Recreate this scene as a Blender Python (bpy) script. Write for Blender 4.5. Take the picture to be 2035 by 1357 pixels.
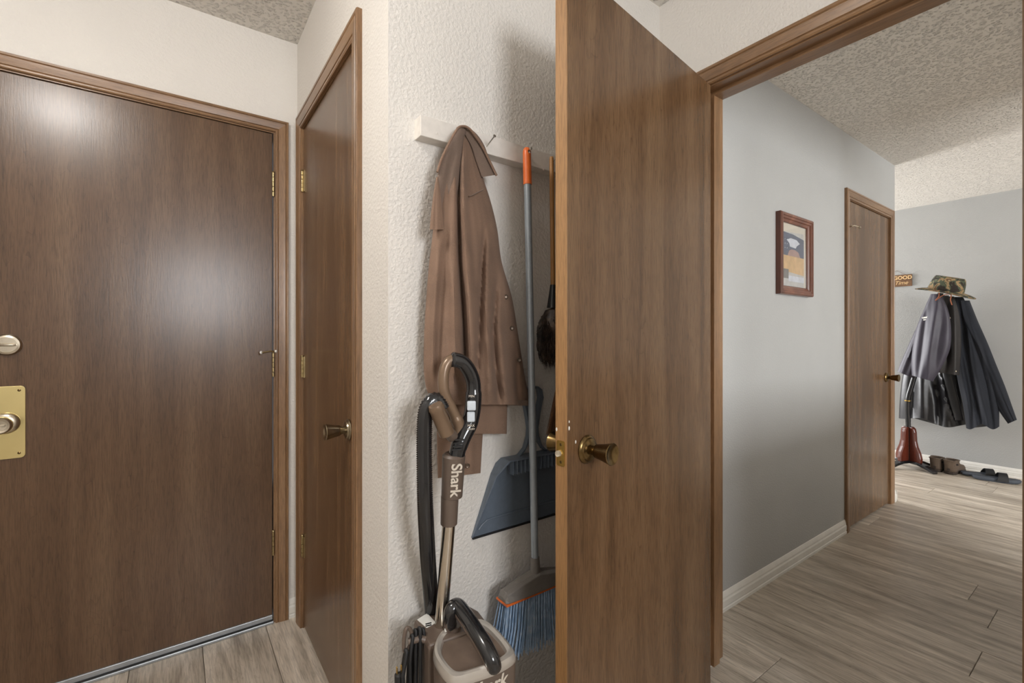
import bpy, bmesh, math, random
from mathutils import Vector, Matrix
random.seed(7)
R = math.radians
for o in list(bpy.data.objects): bpy.data.objects.remove(o, do_unlink=True)
scene = bpy.context.scene
COL = scene.collection

# ------------------------------------------------------------------ camera
F, CX, HY, TH, H = 919.36, 1017.5, 671.34, 0.9436, 1.1835
SN, CS = math.sin(TH), math.cos(TH)
cd = bpy.data.cameras.new('camera'); cam = bpy.data.objects.new('camera', cd); COL.objects.link(cam)
cd.sensor_width = 36.0; cd.lens = F * 36.0 / 2035.0
cd.shift_y = -(1357 / 2 - HY) / 2035.0
cd.clip_start = 0.02; cd.clip_end = 60
cam.location = (0, 0, H); cam.rotation_euler = (R(90), 0, TH - R(90))
scene.camera = cam
scene.view_settings.view_transform = 'Standard'; scene.view_settings.look = 'None'
scene.view_settings.gamma = 1.0; scene.view_settings.use_curve_mapping = False
scene.view_settings.exposure = 0.0

# plan of the place (metres): X runs along the entry wall, Y towards it
YA, X2, YH, XE, CE, XF = 2.1408, 0.4179, 1.0915, 4.23, 2.437, 5.736
ZC, ZD, XH, XH2 = 2.102, 2.031, 1.4814, 1.600
XL, YB = -1.15, -2.0          # entry room: left wall, back wall
HO0, HO1 = 0.155, 0.908       # doorway to the hall
YO = 0.0                      # unseen hall wall opposite the picture
YK, YN = -3.6, 4.2            # kitchen back wall, far end of the back room

# ------------------------------------------------------------------ world and lights
w = bpy.data.worlds.new('world'); scene.world = w; w.use_nodes = True
w.node_tree.nodes['Background'].inputs[0].default_value = (0.75, 0.82, 0.92, 1)
w.node_tree.nodes['Background'].inputs[1].default_value = 0.6
def area(name, loc, rot, sx, sy, power, col, spread=180):
    l = bpy.data.lights.new(name, 'AREA'); l.shape = 'RECTANGLE'; l.size = sx; l.size_y = sy
    l.energy = power; l.color = col; l.spread = R(spread)
    o = bpy.data.objects.new(name, l); COL.objects.link(o); o.location = loc; o.rotation_euler = rot
    return o
# daylight through the window behind the camera, the kitchen window and the end window of the back room
area('entry_window_offscreen', (0.26, YB - 0.02, 1.70), (R(90), 0, 0), 0.80, 0.80, 50, (0.95, 0.97, 1.0))
area('kitchen_window_offscreen', (2.9, YK - 0.02, 1.60), (R(90), 0, 0), 2.7, 1.35, 205, (0.98, 0.99, 1.0))
area('back_room_window_offscreen', (4.98, YN - 0.02, 1.35), (R(-90), 0, 0), 1.2, 1.5, 135, (0.99, 0.99, 1.0))
# ------------------------------------------------------------------ pixel to place
def ray(x, y):
    r = (x - CX) / F
    return Vector((r * SN + CS, -r * CS + SN, (HY - y) / F))
def onX(x, y, X): d = ray(x, y); return d * (X / d.x) + Vector((0, 0, H))
def onY(x, y, Y): d = ray(x, y); return d * (Y / d.y) + Vector((0, 0, H))
def onZ(x, y, Z): d = ray(x, y); return d * ((Z - H) / d.z) + Vector((0, 0, H))

# ------------------------------------------------------------------ materials
def lin(c):
    f = lambda v: (v / 255 / 12.92) if v / 255 <= 0.04045 else ((v / 255 + 0.055) / 1.055) ** 2.4
    return (f(c[0]), f(c[1]), f(c[2]), 1)
MATS = {}
def base(name):
    m = bpy.data.materials.new(name); m.use_nodes = True
    nt = m.node_tree; b = nt.nodes['Principled BSDF']; MATS[name] = m
    return m, nt, b
def N(nt, t, **kw):
    n = nt.nodes.new(t)
    for k, v in kw.items():
        if k in n.inputs: n.inputs[k].default_value = v
        else: setattr(n, k, v)
    return n
def coords(nt, scale=(1, 1, 1), src='Object'):
    tc = N(nt, 'ShaderNodeTexCoord'); mp = N(nt, 'ShaderNodeMapping')
    mp.inputs['Scale'].default_value = scale
    nt.links.new(tc.outputs[src], mp.inputs['Vector']); return mp.outputs[0]
def ramp(nt, fac, stops):
    r = N(nt, 'ShaderNodeValToRGB'); e = r.color_ramp.elements
    while len(e) < len(stops): e.new(0.5)
    for i, (p, c) in enumerate(stops): e[i].position = p; e[i].color = c
    nt.links.new(fac, r.inputs[0]); return r.outputs[0]
def plain(name, col, rough=0.5, metal=0.0, bump=0.0, bscale=80, var=0.06, coat=0.0, spec=0.5, aniso=None):
    m, nt, b = base(name)
    v = coords(nt); nz = N(nt, 'ShaderNodeTexNoise', Scale=bscale, Detail=3.0); nt.links.new(v, nz.inputs['Vector'])
    c = lin(col)
    lo = tuple(x * (1 - var) for x in c[:3]) + (1,); hi = tuple(min(1, x * (1 + var)) for x in c[:3]) + (1,)
    nt.links.new(ramp(nt, nz.outputs['Fac'], [(0.3, lo), (0.7, hi)]), b.inputs['Base Color'])
    b.inputs['Roughness'].default_value = rough; b.inputs['Metallic'].default_value = metal
    b.inputs['Coat Weight'].default_value = coat; b.inputs['Specular IOR Level'].default_value = spec
    if bump:
        bp = N(nt, 'ShaderNodeBump', Strength=bump, Distance=0.004); nt.links.new(nz.outputs['Fac'], bp.inputs['Height'])
        nt.links.new(bp.outputs[0], b.inputs['Normal'])
    return m
def paint(name, col, bump=0.35, scale=110, dist=0.003):
    """rolled or sprayed wall paint with an orange-peel relief"""
    m, nt, b = base(name); v = coords(nt)
    n1 = N(nt, 'ShaderNodeTexNoise', Scale=scale, Detail=2.0); n2 = N(nt, 'ShaderNodeTexNoise', Scale=3.0, Detail=2.0)
    for n in (n1, n2): nt.links.new(v, n.inputs['Vector'])
    c = lin(col); lo = tuple(x * 0.965 for x in c[:3]) + (1,)
    nt.links.new(ramp(nt, n2.outputs['Fac'], [(0.35, lo), (0.65, c)]), b.inputs['Base Color'])
    hr = ramp(nt, n1.outputs['Fac'], [(0.35, (0, 0, 0, 1)), (0.68, (1, 1, 1, 1))])
    bp = N(nt, 'ShaderNodeBump', Strength=bump, Distance=dist); nt.links.new(hr, bp.inputs['Height'])
    nt.links.new(bp.outputs[0], b.inputs['Normal']); b.inputs['Roughness'].default_value = 0.75
    return m
def popcorn(name, col):
    m, nt, b = base(name); v = coords(nt)
    n1 = N(nt, 'ShaderNodeTexNoise', Scale=105.0, Detail=3.0, Roughness=0.65); nt.links.new(v, n1.inputs['Vector'])
    vo = N(nt, 'ShaderNodeTexVoronoi', Scale=80.0); nt.links.new(v, vo.inputs['Vector'])
    mx = N(nt, 'ShaderNodeMath', operation='SUBTRACT'); nt.links.new(n1.outputs['Fac'], mx.inputs[0]); nt.links.new(vo.outputs['Distance'], mx.inputs[1])
    hr = ramp(nt, mx.outputs[0], [(0.0, (0, 0, 0, 1)), (0.55, (1, 1, 1, 1))])
    c = lin(col)
    b.inputs['Base Color'].default_value = c
    bp = N(nt, 'ShaderNodeBump', Strength=0.95, Distance=0.008); nt.links.new(hr, bp.inputs['Height'])
    nt.links.new(bp.outputs[0], b.inputs['Normal']); b.inputs['Roughness'].default_value = 0.9
    return m
def wood(name, dark, mid, light, axis='z', rough=0.3, fine=70, coat=0.0, knots=True, rnd=False, gbump=0.12, bands=2.2, spec=0.5):
    """stained veneer: fine pores and slow figure, both stretched along the grain"""
    m, nt, b = base(name)
    k = {'x': 0, 'y': 1, 'z': 2}[axis]
    def sc(a, g): s = [a, a, a]; s[k] = g; return tuple(s)
    tc = N(nt, 'ShaderNodeTexCoord'); src = tc.outputs['Object']
    if rnd:
        oi = N(nt, 'ShaderNodeObjectInfo'); ad = N(nt, 'ShaderNodeVectorMath', operation='ADD')
        ml = N(nt, 'ShaderNodeVectorMath', operation='SCALE'); ml.inputs[0].default_value = (37, 53, 0); nt.links.new(oi.outputs['Random'], ml.inputs['Scale'])
        nt.links.new(src, ad.inputs[0]); nt.links.new(ml.outputs[0], ad.inputs[1]); src = ad.outputs[0]
    def tex(s, **kw):
        mp = N(nt, 'ShaderNodeMapping'); mp.inputs['Scale'].default_value = s; nt.links.new(src, mp.inputs['Vector'])
        t = N(nt, 'ShaderNodeTexNoise', **kw); nt.links.new(mp.outputs[0], t.inputs['Vector']); return t.outputs['Fac']
    f1 = tex(sc(fine * 5.0, fine * 0.32), Scale=1.0, Detail=3.0, Roughness=0.6)
    f2 = tex(sc(bands * 3.2, bands * 0.28), Scale=1.6, Detail=5.0, Roughness=0.55, Distortion=0.6)
    mp = N(nt, 'ShaderNodeMapping'); mp.inputs['Scale'].default_value = sc(9, 0.9); nt.links.new(src, mp.inputs['Vector'])
    wv = N(nt, 'ShaderNodeTexNoise', Scale=2.2, Detail=2.0, Distortion=1.4); nt.links.new(mp.outputs[0], wv.inputs['Vector'])
    mr = N(nt, 'ShaderNodeMath', operation='MULTIPLY'); mr.inputs[1].default_value = 9.0; nt.links.new(wv.outputs['Fac'], mr.inputs[0])
    fr = N(nt, 'ShaderNodeMath', operation='FRACT'); nt.links.new(mr.outputs[0], fr.inputs[0])
    c = ramp(nt, f2, [(0.28, lin(dark)), (0.5, lin(mid)), (0.74, lin(light))])
    p = ramp(nt, f1, [(0.36, (0.62, 0.62, 0.62, 1)), (0.56, (1, 1, 1, 1))])
    l = ramp(nt, fr.outputs[0], [(0.0, (0.45, 0.42, 0.40, 1)), (0.05, (0.8, 0.78, 0.76, 1)), (0.22, (1, 1, 1, 1))])
    m1 = N(nt, 'ShaderNodeMix', data_type='RGBA', blend_type='MULTIPLY'); m1.inputs[0].default_value = 0.75
    nt.links.new(c, m1.inputs[6]); nt.links.new(p, m1.inputs[7])
    m2 = N(nt, 'ShaderNodeMix', data_type='RGBA', blend_type='MULTIPLY'); m2.inputs[0].default_value = 0.5 if knots else 0.12
    nt.links.new(m1.outputs[2], m2.inputs[6]); nt.links.new(l, m2.inputs[7])
    out = m2.outputs[2]
    if rnd:
        oi2 = N(nt, 'ShaderNodeObjectInfo'); hv = N(nt, 'ShaderNodeHueSaturation')
        mr2 = N(nt, 'ShaderNodeMapRange'); mr2.inputs[3].default_value = 0.90; mr2.inputs[4].default_value = 1.10
        nt.links.new(oi2.outputs['Random'], mr2.inputs[0]); nt.links.new(mr2.outputs[0], hv.inputs['Value']); nt.links.new(out, hv.inputs['Color']); out = hv.outputs[0]
    nt.links.new(out, b.inputs['Base Color'])
    b.inputs['Roughness'].default_value = rough; b.inputs['Coat Weight'].default_value = coat; b.inputs['Coat Roughness'].default_value = 0.18; b.inputs['Specular IOR Level'].default_value = spec
    bp = N(nt, 'ShaderNodeBump', Strength=gbump, Distance=0.0015); nt.links.new(f1, bp.inputs['Height']); nt.links.new(bp.outputs[0], b.inputs['Normal'])
    return m
def cloth(name, col, rough=0.9, sheen=0.06, scale=900, var=0.14, bump=0.25, weave=(1, 1, 1)):
    m, nt, b = base(name)
    v = coords(nt, weave); n = N(nt, 'ShaderNodeTexNoise', Scale=scale, Detail=2.0); nt.links.new(v, n.inputs['Vector'])
    v2 = coords(nt); n2 = N(nt, 'ShaderNodeTexNoise', Scale=9.0, Detail=4.0); nt.links.new(v2, n2.inputs['Vector'])
    ad = N(nt, 'ShaderNodeMath', operation='ADD'); nt.links.new(n.outputs['Fac'], ad.inputs[0]); nt.links.new(n2.outputs['Fac'], ad.inputs[1])
    c = lin(col); lo = tuple(x * (1 - var) for x in c[:3]) + (1,); hi = tuple(min(1, x * (1 + var)) for x in c[:3]) + (1,)
    nt.links.new(ramp(nt, ad.outputs[0], [(0.75, lo), (1.0, c), (1.25, hi)]), b.inputs['Base Color'])
    b.inputs['Roughness'].default_value = rough; b.inputs['Sheen Weight'].default_value = sheen
    bp = N(nt, 'ShaderNodeBump', Strength=bump, Distance=0.001); nt.links.new(n.outputs['Fac'], bp.inputs['Height']); nt.links.new(bp.outputs[0], b.inputs['Normal'])
    return m

M_wallw = M_alc = paint('entry_wall_paint', (224, 219, 212))
M_grey = M_far = paint('grey_hall_paint', (172, 172, 170), bump=0.22, scale=130)
M_ceil = M_ceil2 = popcorn('popcorn_ceiling', (224, 219, 211))
M_door = wood('walnut_stained_veneer', (82, 60, 42), (96, 72, 52), (110, 86, 64), 'z', rough=0.29, coat=0.10, spec=0.42)
M_door2 = M_doorO = M_doorH = wood('interior_door_veneer', (84, 60, 38), (106, 79, 54), (126, 98, 70), 'z', rough=0.27, coat=0.08, spec=0.42)
M_edge = wood('door_edge_wood', (140, 104, 66), (160, 120, 78), (174, 134, 92), 'z', rough=0.4, knots=False)
CAS = ((104, 76, 50), (134, 101, 70), (154, 120, 86))
M_casx = M_hallcx = wood('casing_wood_x', *CAS, 'x', rough=0.32, coat=0.2, knots=False)
M_casy = M_hcy = M_jamby = wood('casing_wood_y', *CAS, 'y', rough=0.32, coat=0.2, knots=False)
M_casz = M_hcz = M_jambz = M_hallcz = wood('casing_wood_z', *CAS, 'z', rough=0.32, coat=0.2, knots=False)
M_plank = wood('greige_plank', (146, 133, 118), (192, 180, 164), (226, 215, 200), 'y', rough=0.36, fine=34, rnd=True, gbump=0.1, bands=4.2)
M_sub = plain('subfloor', (70, 62, 54), 0.9)
M_white = plain('white_trim_paint', (222, 219, 212), 0.45, bscale=20, var=0.04)
M_rail = plain('white_rail_paint', (220, 214, 206), 0.55, bump=0.15, bscale=60, var=0.04)
M_brass = plain('antique_brass', (112, 92, 60), 0.24, 1.0, var=0.15, bscale=60)
M_brass2 = plain('polished_brass', (214, 178, 98), 0.25, 1.0, var=0.1)
M_plate = plain('satin_brass_plate', (214, 196, 140), 0.32, 1.0, var=0.06, bscale=9)
M_nick = plain('satin_nickel', (196, 186, 168), 0.3, 1.0, var=0.06)
M_bron = plain('pewter_knob_metal', (150, 138, 116), 0.27, 1.0, var=0.1)
M_hinge = plain('dull_brass_hinge', (176, 158, 118), 0.36, 1.0, var=0.15)
M_alu = plain('aluminium_threshold', (170, 174, 178), 0.38, 0.8, var=0.1, bscale=25)
M_rub = plain('black_rubber', (30, 30, 31), 0.55)
M_steel = plain('steel_nail', (190, 186, 178), 0.3, 1.0)

# ------------------------------------------------------------------ mesh helpers
class MB:
    def __init__(s): s.v = []; s.f = []
    def add(s, vs, fs):
        n = len(s.v); s.v += [tuple(v) for v in vs]; s.f += [tuple(i + n for i in f) for f in fs]; return s
    def box(s, a, b, M=None):
        x0, y0, z0 = a; x1, y1, z1 = b
        vs = [Vector(p) for p in ((x0, y0, z0), (x1, y0, z0), (x1, y1, z0), (x0, y1, z0), (x0, y0, z1), (x1, y0, z1), (x1, y1, z1), (x0, y1, z1))]
        if M: vs = [M @ v for v in vs]
        return s.add(vs, [(0, 3, 2, 1), (4, 5, 6, 7), (0, 1, 5, 4), (1, 2, 6, 5), (2, 3, 7, 6), (3, 0, 4, 7)])
    def tube(s, pts, r, n=10, caps=True, flat=1.0, up=None):
        pts = [Vector(p) for p in pts]; L = len(pts)
        rs = r if isinstance(r, (list, tuple)) else [r] * L
        rings = []; pu = None
        for i, p in enumerate(pts):
            t = (pts[min(i + 1, L - 1)] - pts[max(i - 1, 0)]).normalized()
            if pu is None:
                u = Vector(up) if up else (Vector((0, 0, 1)) if abs(t.z) < 0.9 else Vector((1, 0, 0)))
            else: u = pu
            u = (u - t * u.dot(t)).normalized(); pu = u; q = t.cross(u)
            rings.append([p + (u * math.cos(a) + q * math.sin(a) * flat) * rs[i] for a in [2 * math.pi * k / n for k in range(n)]])
        return s.loft(rings, caps)
    def loft(s, rings, caps=True, closed=True):
        n = len(rings[0]); vs = [p for r in rings for p in r]; fs = []
        for i in range(len(rings) - 1):
            for k in range(n if closed else n - 1):
                k2 = (k + 1) % n
                fs.append((i * n + k, i * n + k2, (i + 1) * n + k2, (i + 1) * n + k))
        if caps: fs.append(tuple(range(n - 1, -1, -1))); fs.append(tuple((len(rings) - 1) * n + k for k in range(n)))
        return s.add(vs, fs)
    def lathe(s, prof, M=None, n=24):
        """prof: (radius, height along local z)"""
        rings = [[Vector((r * math.cos(2 * math.pi * k / n), r * math.sin(2 * math.pi * k / n), h)) for k in range(n)] for r, h in prof]
        if M: rings = [[M @ p for p in r] for r in rings]
        return s.loft(rings, True)
    def prism(s, poly, d0, d1, fn):
        """poly of (a, b); fn(a, b, d) -> point"""
        n = len(poly); vs = [fn(a, b, d0) for a, b in poly] + [fn(a, b, d1) for a, b in poly]
        fs = [tuple(range(n - 1, -1, -1)), tuple(range(n, 2 * n))] + [(i, (i + 1) % n, n + (i + 1) % n, n + i) for i in range(n)]
        return s.add(vs, fs)
    def mesh(s, name, mat, smooth=False, fix=True):
        me = bpy.data.meshes.new(name); me.from_pydata(s.v, [], s.f)
        if fix:
            bm = bmesh.new(); bm.from_mesh(me); bmesh.ops.remove_doubles(bm, verts=bm.verts, dist=1e-6); bmesh.ops.recalc_face_normals(bm, faces=bm.faces); bm.to_mesh(me); bm.free()
        if smooth:
            me.polygons.foreach_set('use_smooth', [True] * len(me.polygons))
            if smooth != 'all': me.set_sharp_from_angle(angle=R(smooth if isinstance(smooth, (int, float)) and smooth > 1 else 40))
        me.materials.append(mat); return me
    def build(s, name, mat, parent=None, smooth=False, bevel=0.0, sub=0, loc=None, rot=None, solid=0.0, fix=True):
        o = bpy.data.objects.new(name, s.mesh(name, mat, smooth, fix)); COL.objects.link(o)
        if parent: par(o, parent)
        if loc: o.location = loc
        if rot: o.rotation_euler = rot
        if solid: m = o.modifiers.new('solid', 'SOLIDIFY'); m.thickness = solid; m.offset = -1
        if bevel: m = o.modifiers.new('bevel', 'BEVEL'); m.width = bevel; m.segments = 2; m.limit_method = 'ANGLE'; m.angle_limit = R(40)
        if sub: m = o.modifiers.new('sub', 'SUBSURF'); m.levels = sub; m.render_levels = sub
        return o
def par(o, p):
    o.parent = p
    if p.type == 'EMPTY': o.matrix_parent_inverse = p.matrix_basis.inverted()
def tag(o, label, cat=None, group=None, kind=None):
    o['label'] = label
    if cat: o['category'] = cat
    if group: o['group'] = group
    if kind: o['kind'] = kind
    return o
def thing(name, label, cat=None, loc=(0, 0, 0), group=None, kind=None):
    o = bpy.data.objects.new(name, None); COL.objects.link(o); o.location = loc; o.empty_display_size = 0.1
    return tag(o, label, cat, group, kind)
def struct(mb, name, mat, label, **kw):
    return tag(mb.build(name, mat, **kw), label, name.split('_')[0], kind='structure')
def lookto(p, d):
    """matrix placing local z along d at p"""
    return Matrix.Translation(Vector(p)) @ Vector(d).to_track_quat('Z', 'Y').to_matrix().to_4x4()
def spline(pts, n):
    """Catmull-Rom through pts, n samples per span"""
    P = [Vector(p) for p in pts]; out = []
    for i in range(len(P) - 1):
        a, b, c, d = P[max(i - 1, 0)], P[i], P[i + 1], P[min(i + 2, len(P) - 1)]
        for k in range(n):
            t = k / n
            out.append(0.5 * ((2 * b) + (c - a) * t + (2 * a - 5 * b + 4 * c - d) * t * t + (3 * b - 3 * c + d - a) * t ** 3))
    return out + [P[-1]]
def text(name, body, size, M, mat, parent, extrude=0.0004, shear=0.0, spacing=1.0, offset=0.0):
    cu = bpy.data.curves.new(name, 'FONT'); cu.body = body; cu.size = size; cu.align_x = 'CENTER'; cu.align_y = 'CENTER'
    cu.extrude = extrude; cu.shear = shear; cu.space_character = spacing; cu.offset = offset
    t = bpy.data.objects.new(name, cu); COL.objects.link(t)
    dg = bpy.context.evaluated_depsgraph_get(); me = bpy.data.meshes.new_from_object(t.evaluated_get(dg)); me.transform(M)
    bpy.data.objects.remove(t, do_unlink=True)
    me.materials.clear(); me.materials.append(mat)
    o = bpy.data.objects.new(name, me); COL.objects.link(o); par(o, parent); return o

# ------------------------------------------------------------------ floor
fl = struct(MB().box((XL - 0.1, YK - 0.1, -0.06), (XF + 0.15, YN + 0.1, -0.010)), 'floor', M_sub, 'grey-brown wood-look plank floor running through entry and hall')
def plank_mesh(wd, ln):
    b = MB(); g, bv = 0.0008, 0.0012
    x0, x1, y0, y1 = g, wd - g, g, ln - g
    b.add([(x0, y0, -0.01), (x1, y0, -0.01), (x1, y1, -0.01), (x0, y1, -0.01), (x0, y0, -bv), (x1, y0, -bv), (x1, y1, -bv), (x0, y1, -bv),
           (x0 + bv, y0 + bv, 0), (x1 - bv, y0 + bv, 0), (x1 - bv, y1 - bv, 0), (x0 + bv, y1 - bv, 0)],
          [(0, 3, 2, 1), (0, 1, 5, 4), (1, 2, 6, 5), (2, 3, 7, 6), (3, 0, 4, 7), (4, 5, 9, 8), (5, 6, 10, 9), (6, 7, 11, 10), (7, 4, 8, 11), (8, 9, 10, 11)])
    return b.mesh('plank', M_plank, fix=False)
PW, PL, cache = 0.2165, 1.22, {}
JOINT = {-7: 1.30, -8: 1.42, -9: 1.36, -10: 1.2, -1: 0.801, 1: 0.372 - 0.5, 2: 0.372, 4: 0.39}
i0 = math.floor((XL - 1.812) / PW); i1 = math.ceil((XF - 1.812) / PW)
for i in range(i0, i1):
    xa = max(1.812 + i * PW, XL - 0.05); xb = min(1.812 + (i + 1) * PW, XF + 0.05)
    lo, hi = (YB - 0.02, YA + 0.1) if xb < XH2 else ((YK, YH + 0.05) if xb < XE else (YK, YN))
    j = JOINT.get(i, random.random() * PL) - 6 * PL
    while j < hi:
        a, b_ = max(j, lo), min(j + PL, hi)
        if b_ - a > 0.02:
            key = (round(xb - xa, 3), round(b_ - a, 3))
            if key not in cache: cache[key] = plank_mesh(xb - xa, b_ - a)
            o = bpy.data.objects.new('plank', cache[key]); COL.objects.link(o); o.location = (xa, a, 0); o.parent = fl
        j += PL

# ------------------------------------------------------------------ walls and ceilings
def wall_y(name, y0, y1, x0, x1, mat, label, hole=None, z1=CE):
    b = MB()
    if not hole: b.box((x0, y0, 0), (x1, y1, z1))
    else:
        a, c, za, zb = hole
        b.box((x0, y0, 0), (a, y1, z1)).box((c, y0, 0), (x1, y1, z1)).box((a, y0, zb), (c, y1, z1))
        if za > 0: b.box((a, y0, 0), (c, y1, za))
    return struct(b, name, mat, label)
def wall_x(name, x0, x1, y0, y1, mat, label, hole=None, z1=CE):
    b = MB()
    if not hole: b.box((x0, y0, 0), (x1, y1, z1))
    else:
        a, c, za, zb = hole
        b.box((x0, y0, 0), (x1, a, z1)).box((x0, c, 0), (x1, y1, z1)).box((x0, a, zb), (x1, c, z1))
        if za > 0: b.box((x0, a, 0), (x1, c, za))
    return struct(b, name, mat, label)
DR, DL = 0.322, -0.592            # entry door leaf
wall_y('wall_entry', YA, YA + 0.12, XL, X2, M_wallw, 'white wall around the brown entry door', (DL - 0.02, DR + 0.022, 0, ZD + 0.021))
C0, C1 = 1.355, 2.025             # closet door opening
wall_x('wall_closet', X2, X2 + 0.09, YH + 0.0, YA + 0.12, M_wallw, 'white closet wall holding the narrow brown closet door', (C0 - 0.021, C1 + 0.021, 0, ZD + 0.021))
wall_y('wall_alcove', YH, YH + 0.09, X2 + 0.09, XH2, M_alc, 'textured white alcove wall behind the jacket and broom')
wall_x('wall_doorway', XH, XH2, YB, YH, M_wallw, 'white wall above and around the open doorway', (HO0 - 0.02, HO1 + 0.02, 0, 2.045 + 0.02))
HD0, HD1 = 3.352, 4.108           # hall door opening
wall_y('wall_hall', YH, YH + 0.12, XH2, XE, M_grey, 'grey hall wall with framed picture and brown door', (HD0 - 0.021, HD1 + 0.021, 0, ZD + 0.021))
wall_x('wall_hall_end', XE - 0.11, XE, YH + 0.12, YN, M_far, 'grey wall turning the corner beyond the hall door')
wall_x('wall_far', XF, XF + 0.12, YK, YN, M_far, 'light grey far wall behind the coat rack')
wall_y('wall_window_end', YN, YN + 0.12, XE - 0.11, XF + 0.12, M_far, 'grey end wall with a window beyond the coat rack', (4.35, 5.6, 0.6, 2.1))
wall_y('wall_hall_unseen', YO - 0.11, YO, XH2, 3.47, M_wallw, 'unseen white hall wall facing the picture, its opening shaped for the hall light', (1.66, 3.40, 0.98, 2.16))  # unseen wall; its opening and length shape the light on the hall wall
wall_y('wall_kitchen', YK - 0.12, YK, XH2, XF + 0.12, M_wallw, 'kitchen wall with a wide window', (1.75, 4.05, 0.92, 2.28))
wall_x('wall_kitchen_side', XH2 - 0.1, XH2, YK, YB, M_wallw, 'side wall of the kitchen')
wall_x('wall_left', XL - 0.12, XL, YB - 0.12, YA + 0.12, M_wallw, 'white left wall of the entry')
wall_y('wall_back', YB - 0.12, YB, XL, XH2, M_wallw, 'white back wall of the entry with a window', (-0.16, 0.68, 1.28, 2.12))
struct(MB().box((XL - 0.12, YB - 0.12, CE), (XH2 - 0.02, YA + 0.12, CE + 0.06)), 'ceiling', M_ceil, 'textured popcorn ceiling over the entry')
struct(MB().box((XH2 - 0.02, YK - 0.12, CE), (XF + 0.12, YN + 0.12, CE + 0.06)), 'ceiling_hall', M_ceil2, 'popcorn ceiling over the hall and back room')
# the windows' daylight openings are out of the picture; each gets its frame
def window(n, fn, a0, a1, z0, z1, label):
    t = thing('window_%d' % n, label, 'window', fn((a0 + a1) / 2, 0, z0), kind='structure')
    for q in ((a0, a1, z0, z0 + 0.05), (a0, a1, z1 - 0.05, z1), (a0, a0 + 0.05, z0, z1), (a1 - 0.05, a1, z0, z1)):
        MB().prism([(q[0], q[2]), (q[1], q[2]), (q[1], q[3]), (q[0], q[3])], 0.02, 0.07, lambda a, b, d: fn(a, d, b)).build('window_frame', M_white, t, bevel=0.003)
window(1, lambda a, d, b: Vector((a, YB - d, b)), -0.16, 0.68, 1.28, 2.12, 'white framed window behind the photographer')
window(2, lambda a, d, b: Vector((a, YK - d, b)), 1.75, 4.05, 0.92, 2.28, 'wide white framed kitchen window')
window(3, lambda a, d, b: Vector((a, YN + d, b)), 4.35, 5.6, 0.6, 2.1, 'white framed window at the end of the back room')

# ------------------------------------------------------------------ trim
PROF = [(0, 0), (0, 0.009), (0.004, 0.0115), (0.010, 0.0115), (0.013, 0.0095), (0.015, 0.0125), (0.036, 0.0155), (0.044, 0.0165), (0.047, 0.0135), (0.050, 0.0165), (0.058, 0.0165), (0.060, 0.013), (0.060, 0)]
def casing(n, fn, a0, a1, ztop, label, mats, wd=0.06, z0=0.0, prof=PROF, sides=(1, 1)):
    """three mitred boards around an opening a0..a1 x 0..ztop; fn(a, z, proud)"""
    t = thing('trim_%d' % n, label, 'trim', fn((a0 + a1) / 2, 0, 0), kind='structure')
    path = [(a0, z0, -1, 0), (a0, ztop, -1, 1), (a1, ztop, 1, 1), (a1, z0, 1, 0)]
    k = wd / 0.06
    rings = [[fn(a + da * u * k, z + dz * u * k, h) for u, h in prof] for a, z, da, dz in path]
    for i, nm in enumerate(('side_casing', 'head_casing', 'side_casing')):
        if i == 0 and not sides[0] or i == 2 and not sides[1]: continue
        MB().loft([rings[i], rings[i + 1]], True).build(nm, mats[1 if i == 1 else 0], t)
    return t
fA = lambda a, z, p: Vector((a, YA - p, z))
f2 = lambda a, z, p: Vector((X2 - p, a, z))
fH = lambda a, z, p: Vector((a, YH - p, z))
fD = lambda a, z, p: Vector((XH - p, a, z))
casing(1, fA, DL - 0.010, DR + 0.010, ZD + 0.008, 'brown moulded casing around the entry door', (M_casz, M_casx), 0.050)
casing(2, f2, C0 - 0.006, C1 + 0.006, ZD + 0.006, 'brown moulded casing around the closet door', (M_casz, M_casy), 0.062)
casing(3, fD, HO0 - 0.004, HO1 + 0.004, 2.049, 'brown moulded casing around the open doorway', (M_hcz, M_hcy), 0.060)
casing(4, fH, HD0 - 0.006, HD1 + 0.006, ZD + 0.006, 'brown moulded casing around the hall door', (M_hallcz, M_hallcx), 0.058)
# jambs
def jamb(n, fn, a0, a1, ztop, d0, d1, label, mats, gap=0.0):
    t = thing('trim_%d' % n, label, 'trim', fn((a0 + a1) / 2, 0, 0), kind='structure')
    def bx(nm, p, q, m): MB().prism([(p[0], p[1]), (q[0], p[1]), (q[0], q[1]), (p[0], q[1])], d0, d1, fn).build(nm, m, t)
    bx('side_jamb', (a0 - 0.018, gap), (a0, ztop), mats[0]); bx('side_jamb', (a1, gap), (a1 + 0.018, ztop), mats[0]); bx('head_jamb', (a0 - 0.018, ztop), (a1 + 0.018, ztop + 0.018), mats[1])
    return t
jamb(5, fA, DL - 0.002, DR + 0.004, ZD + 0.003, 0.001, -0.11, 'brown jamb around the entry door leaf', (M_jambz, M_casx))
jamb(6, f2, C0 - 0.003, C1 + 0.003, ZD + 0.003, 0.001, -0.085, 'brown jamb around the closet door leaf', (M_jambz, M_jamby))
t = jamb(7, fD, HO0, HO1, 2.045, 0.0, -(XH2 - XH), 'brown jamb and stop of the open doorway', (M_jambz, M_jamby), gap=0.03)
def stopbox(a, b, m): MB().box(a, b).build('door_stop', m, t)
stopbox((XH + 0.042, HO0, 2.033), (XH + 0.078, HO1, 2.045), M_jamby)
stopbox((XH + 0.042, HO1 - 0.012, 0.03), (XH + 0.078, HO1, 2.033), M_jambz)
stopbox((XH + 0.042, HO0, 0.03), (XH + 0.078, HO0 + 0.012, 2.033), M_hcz)
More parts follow.
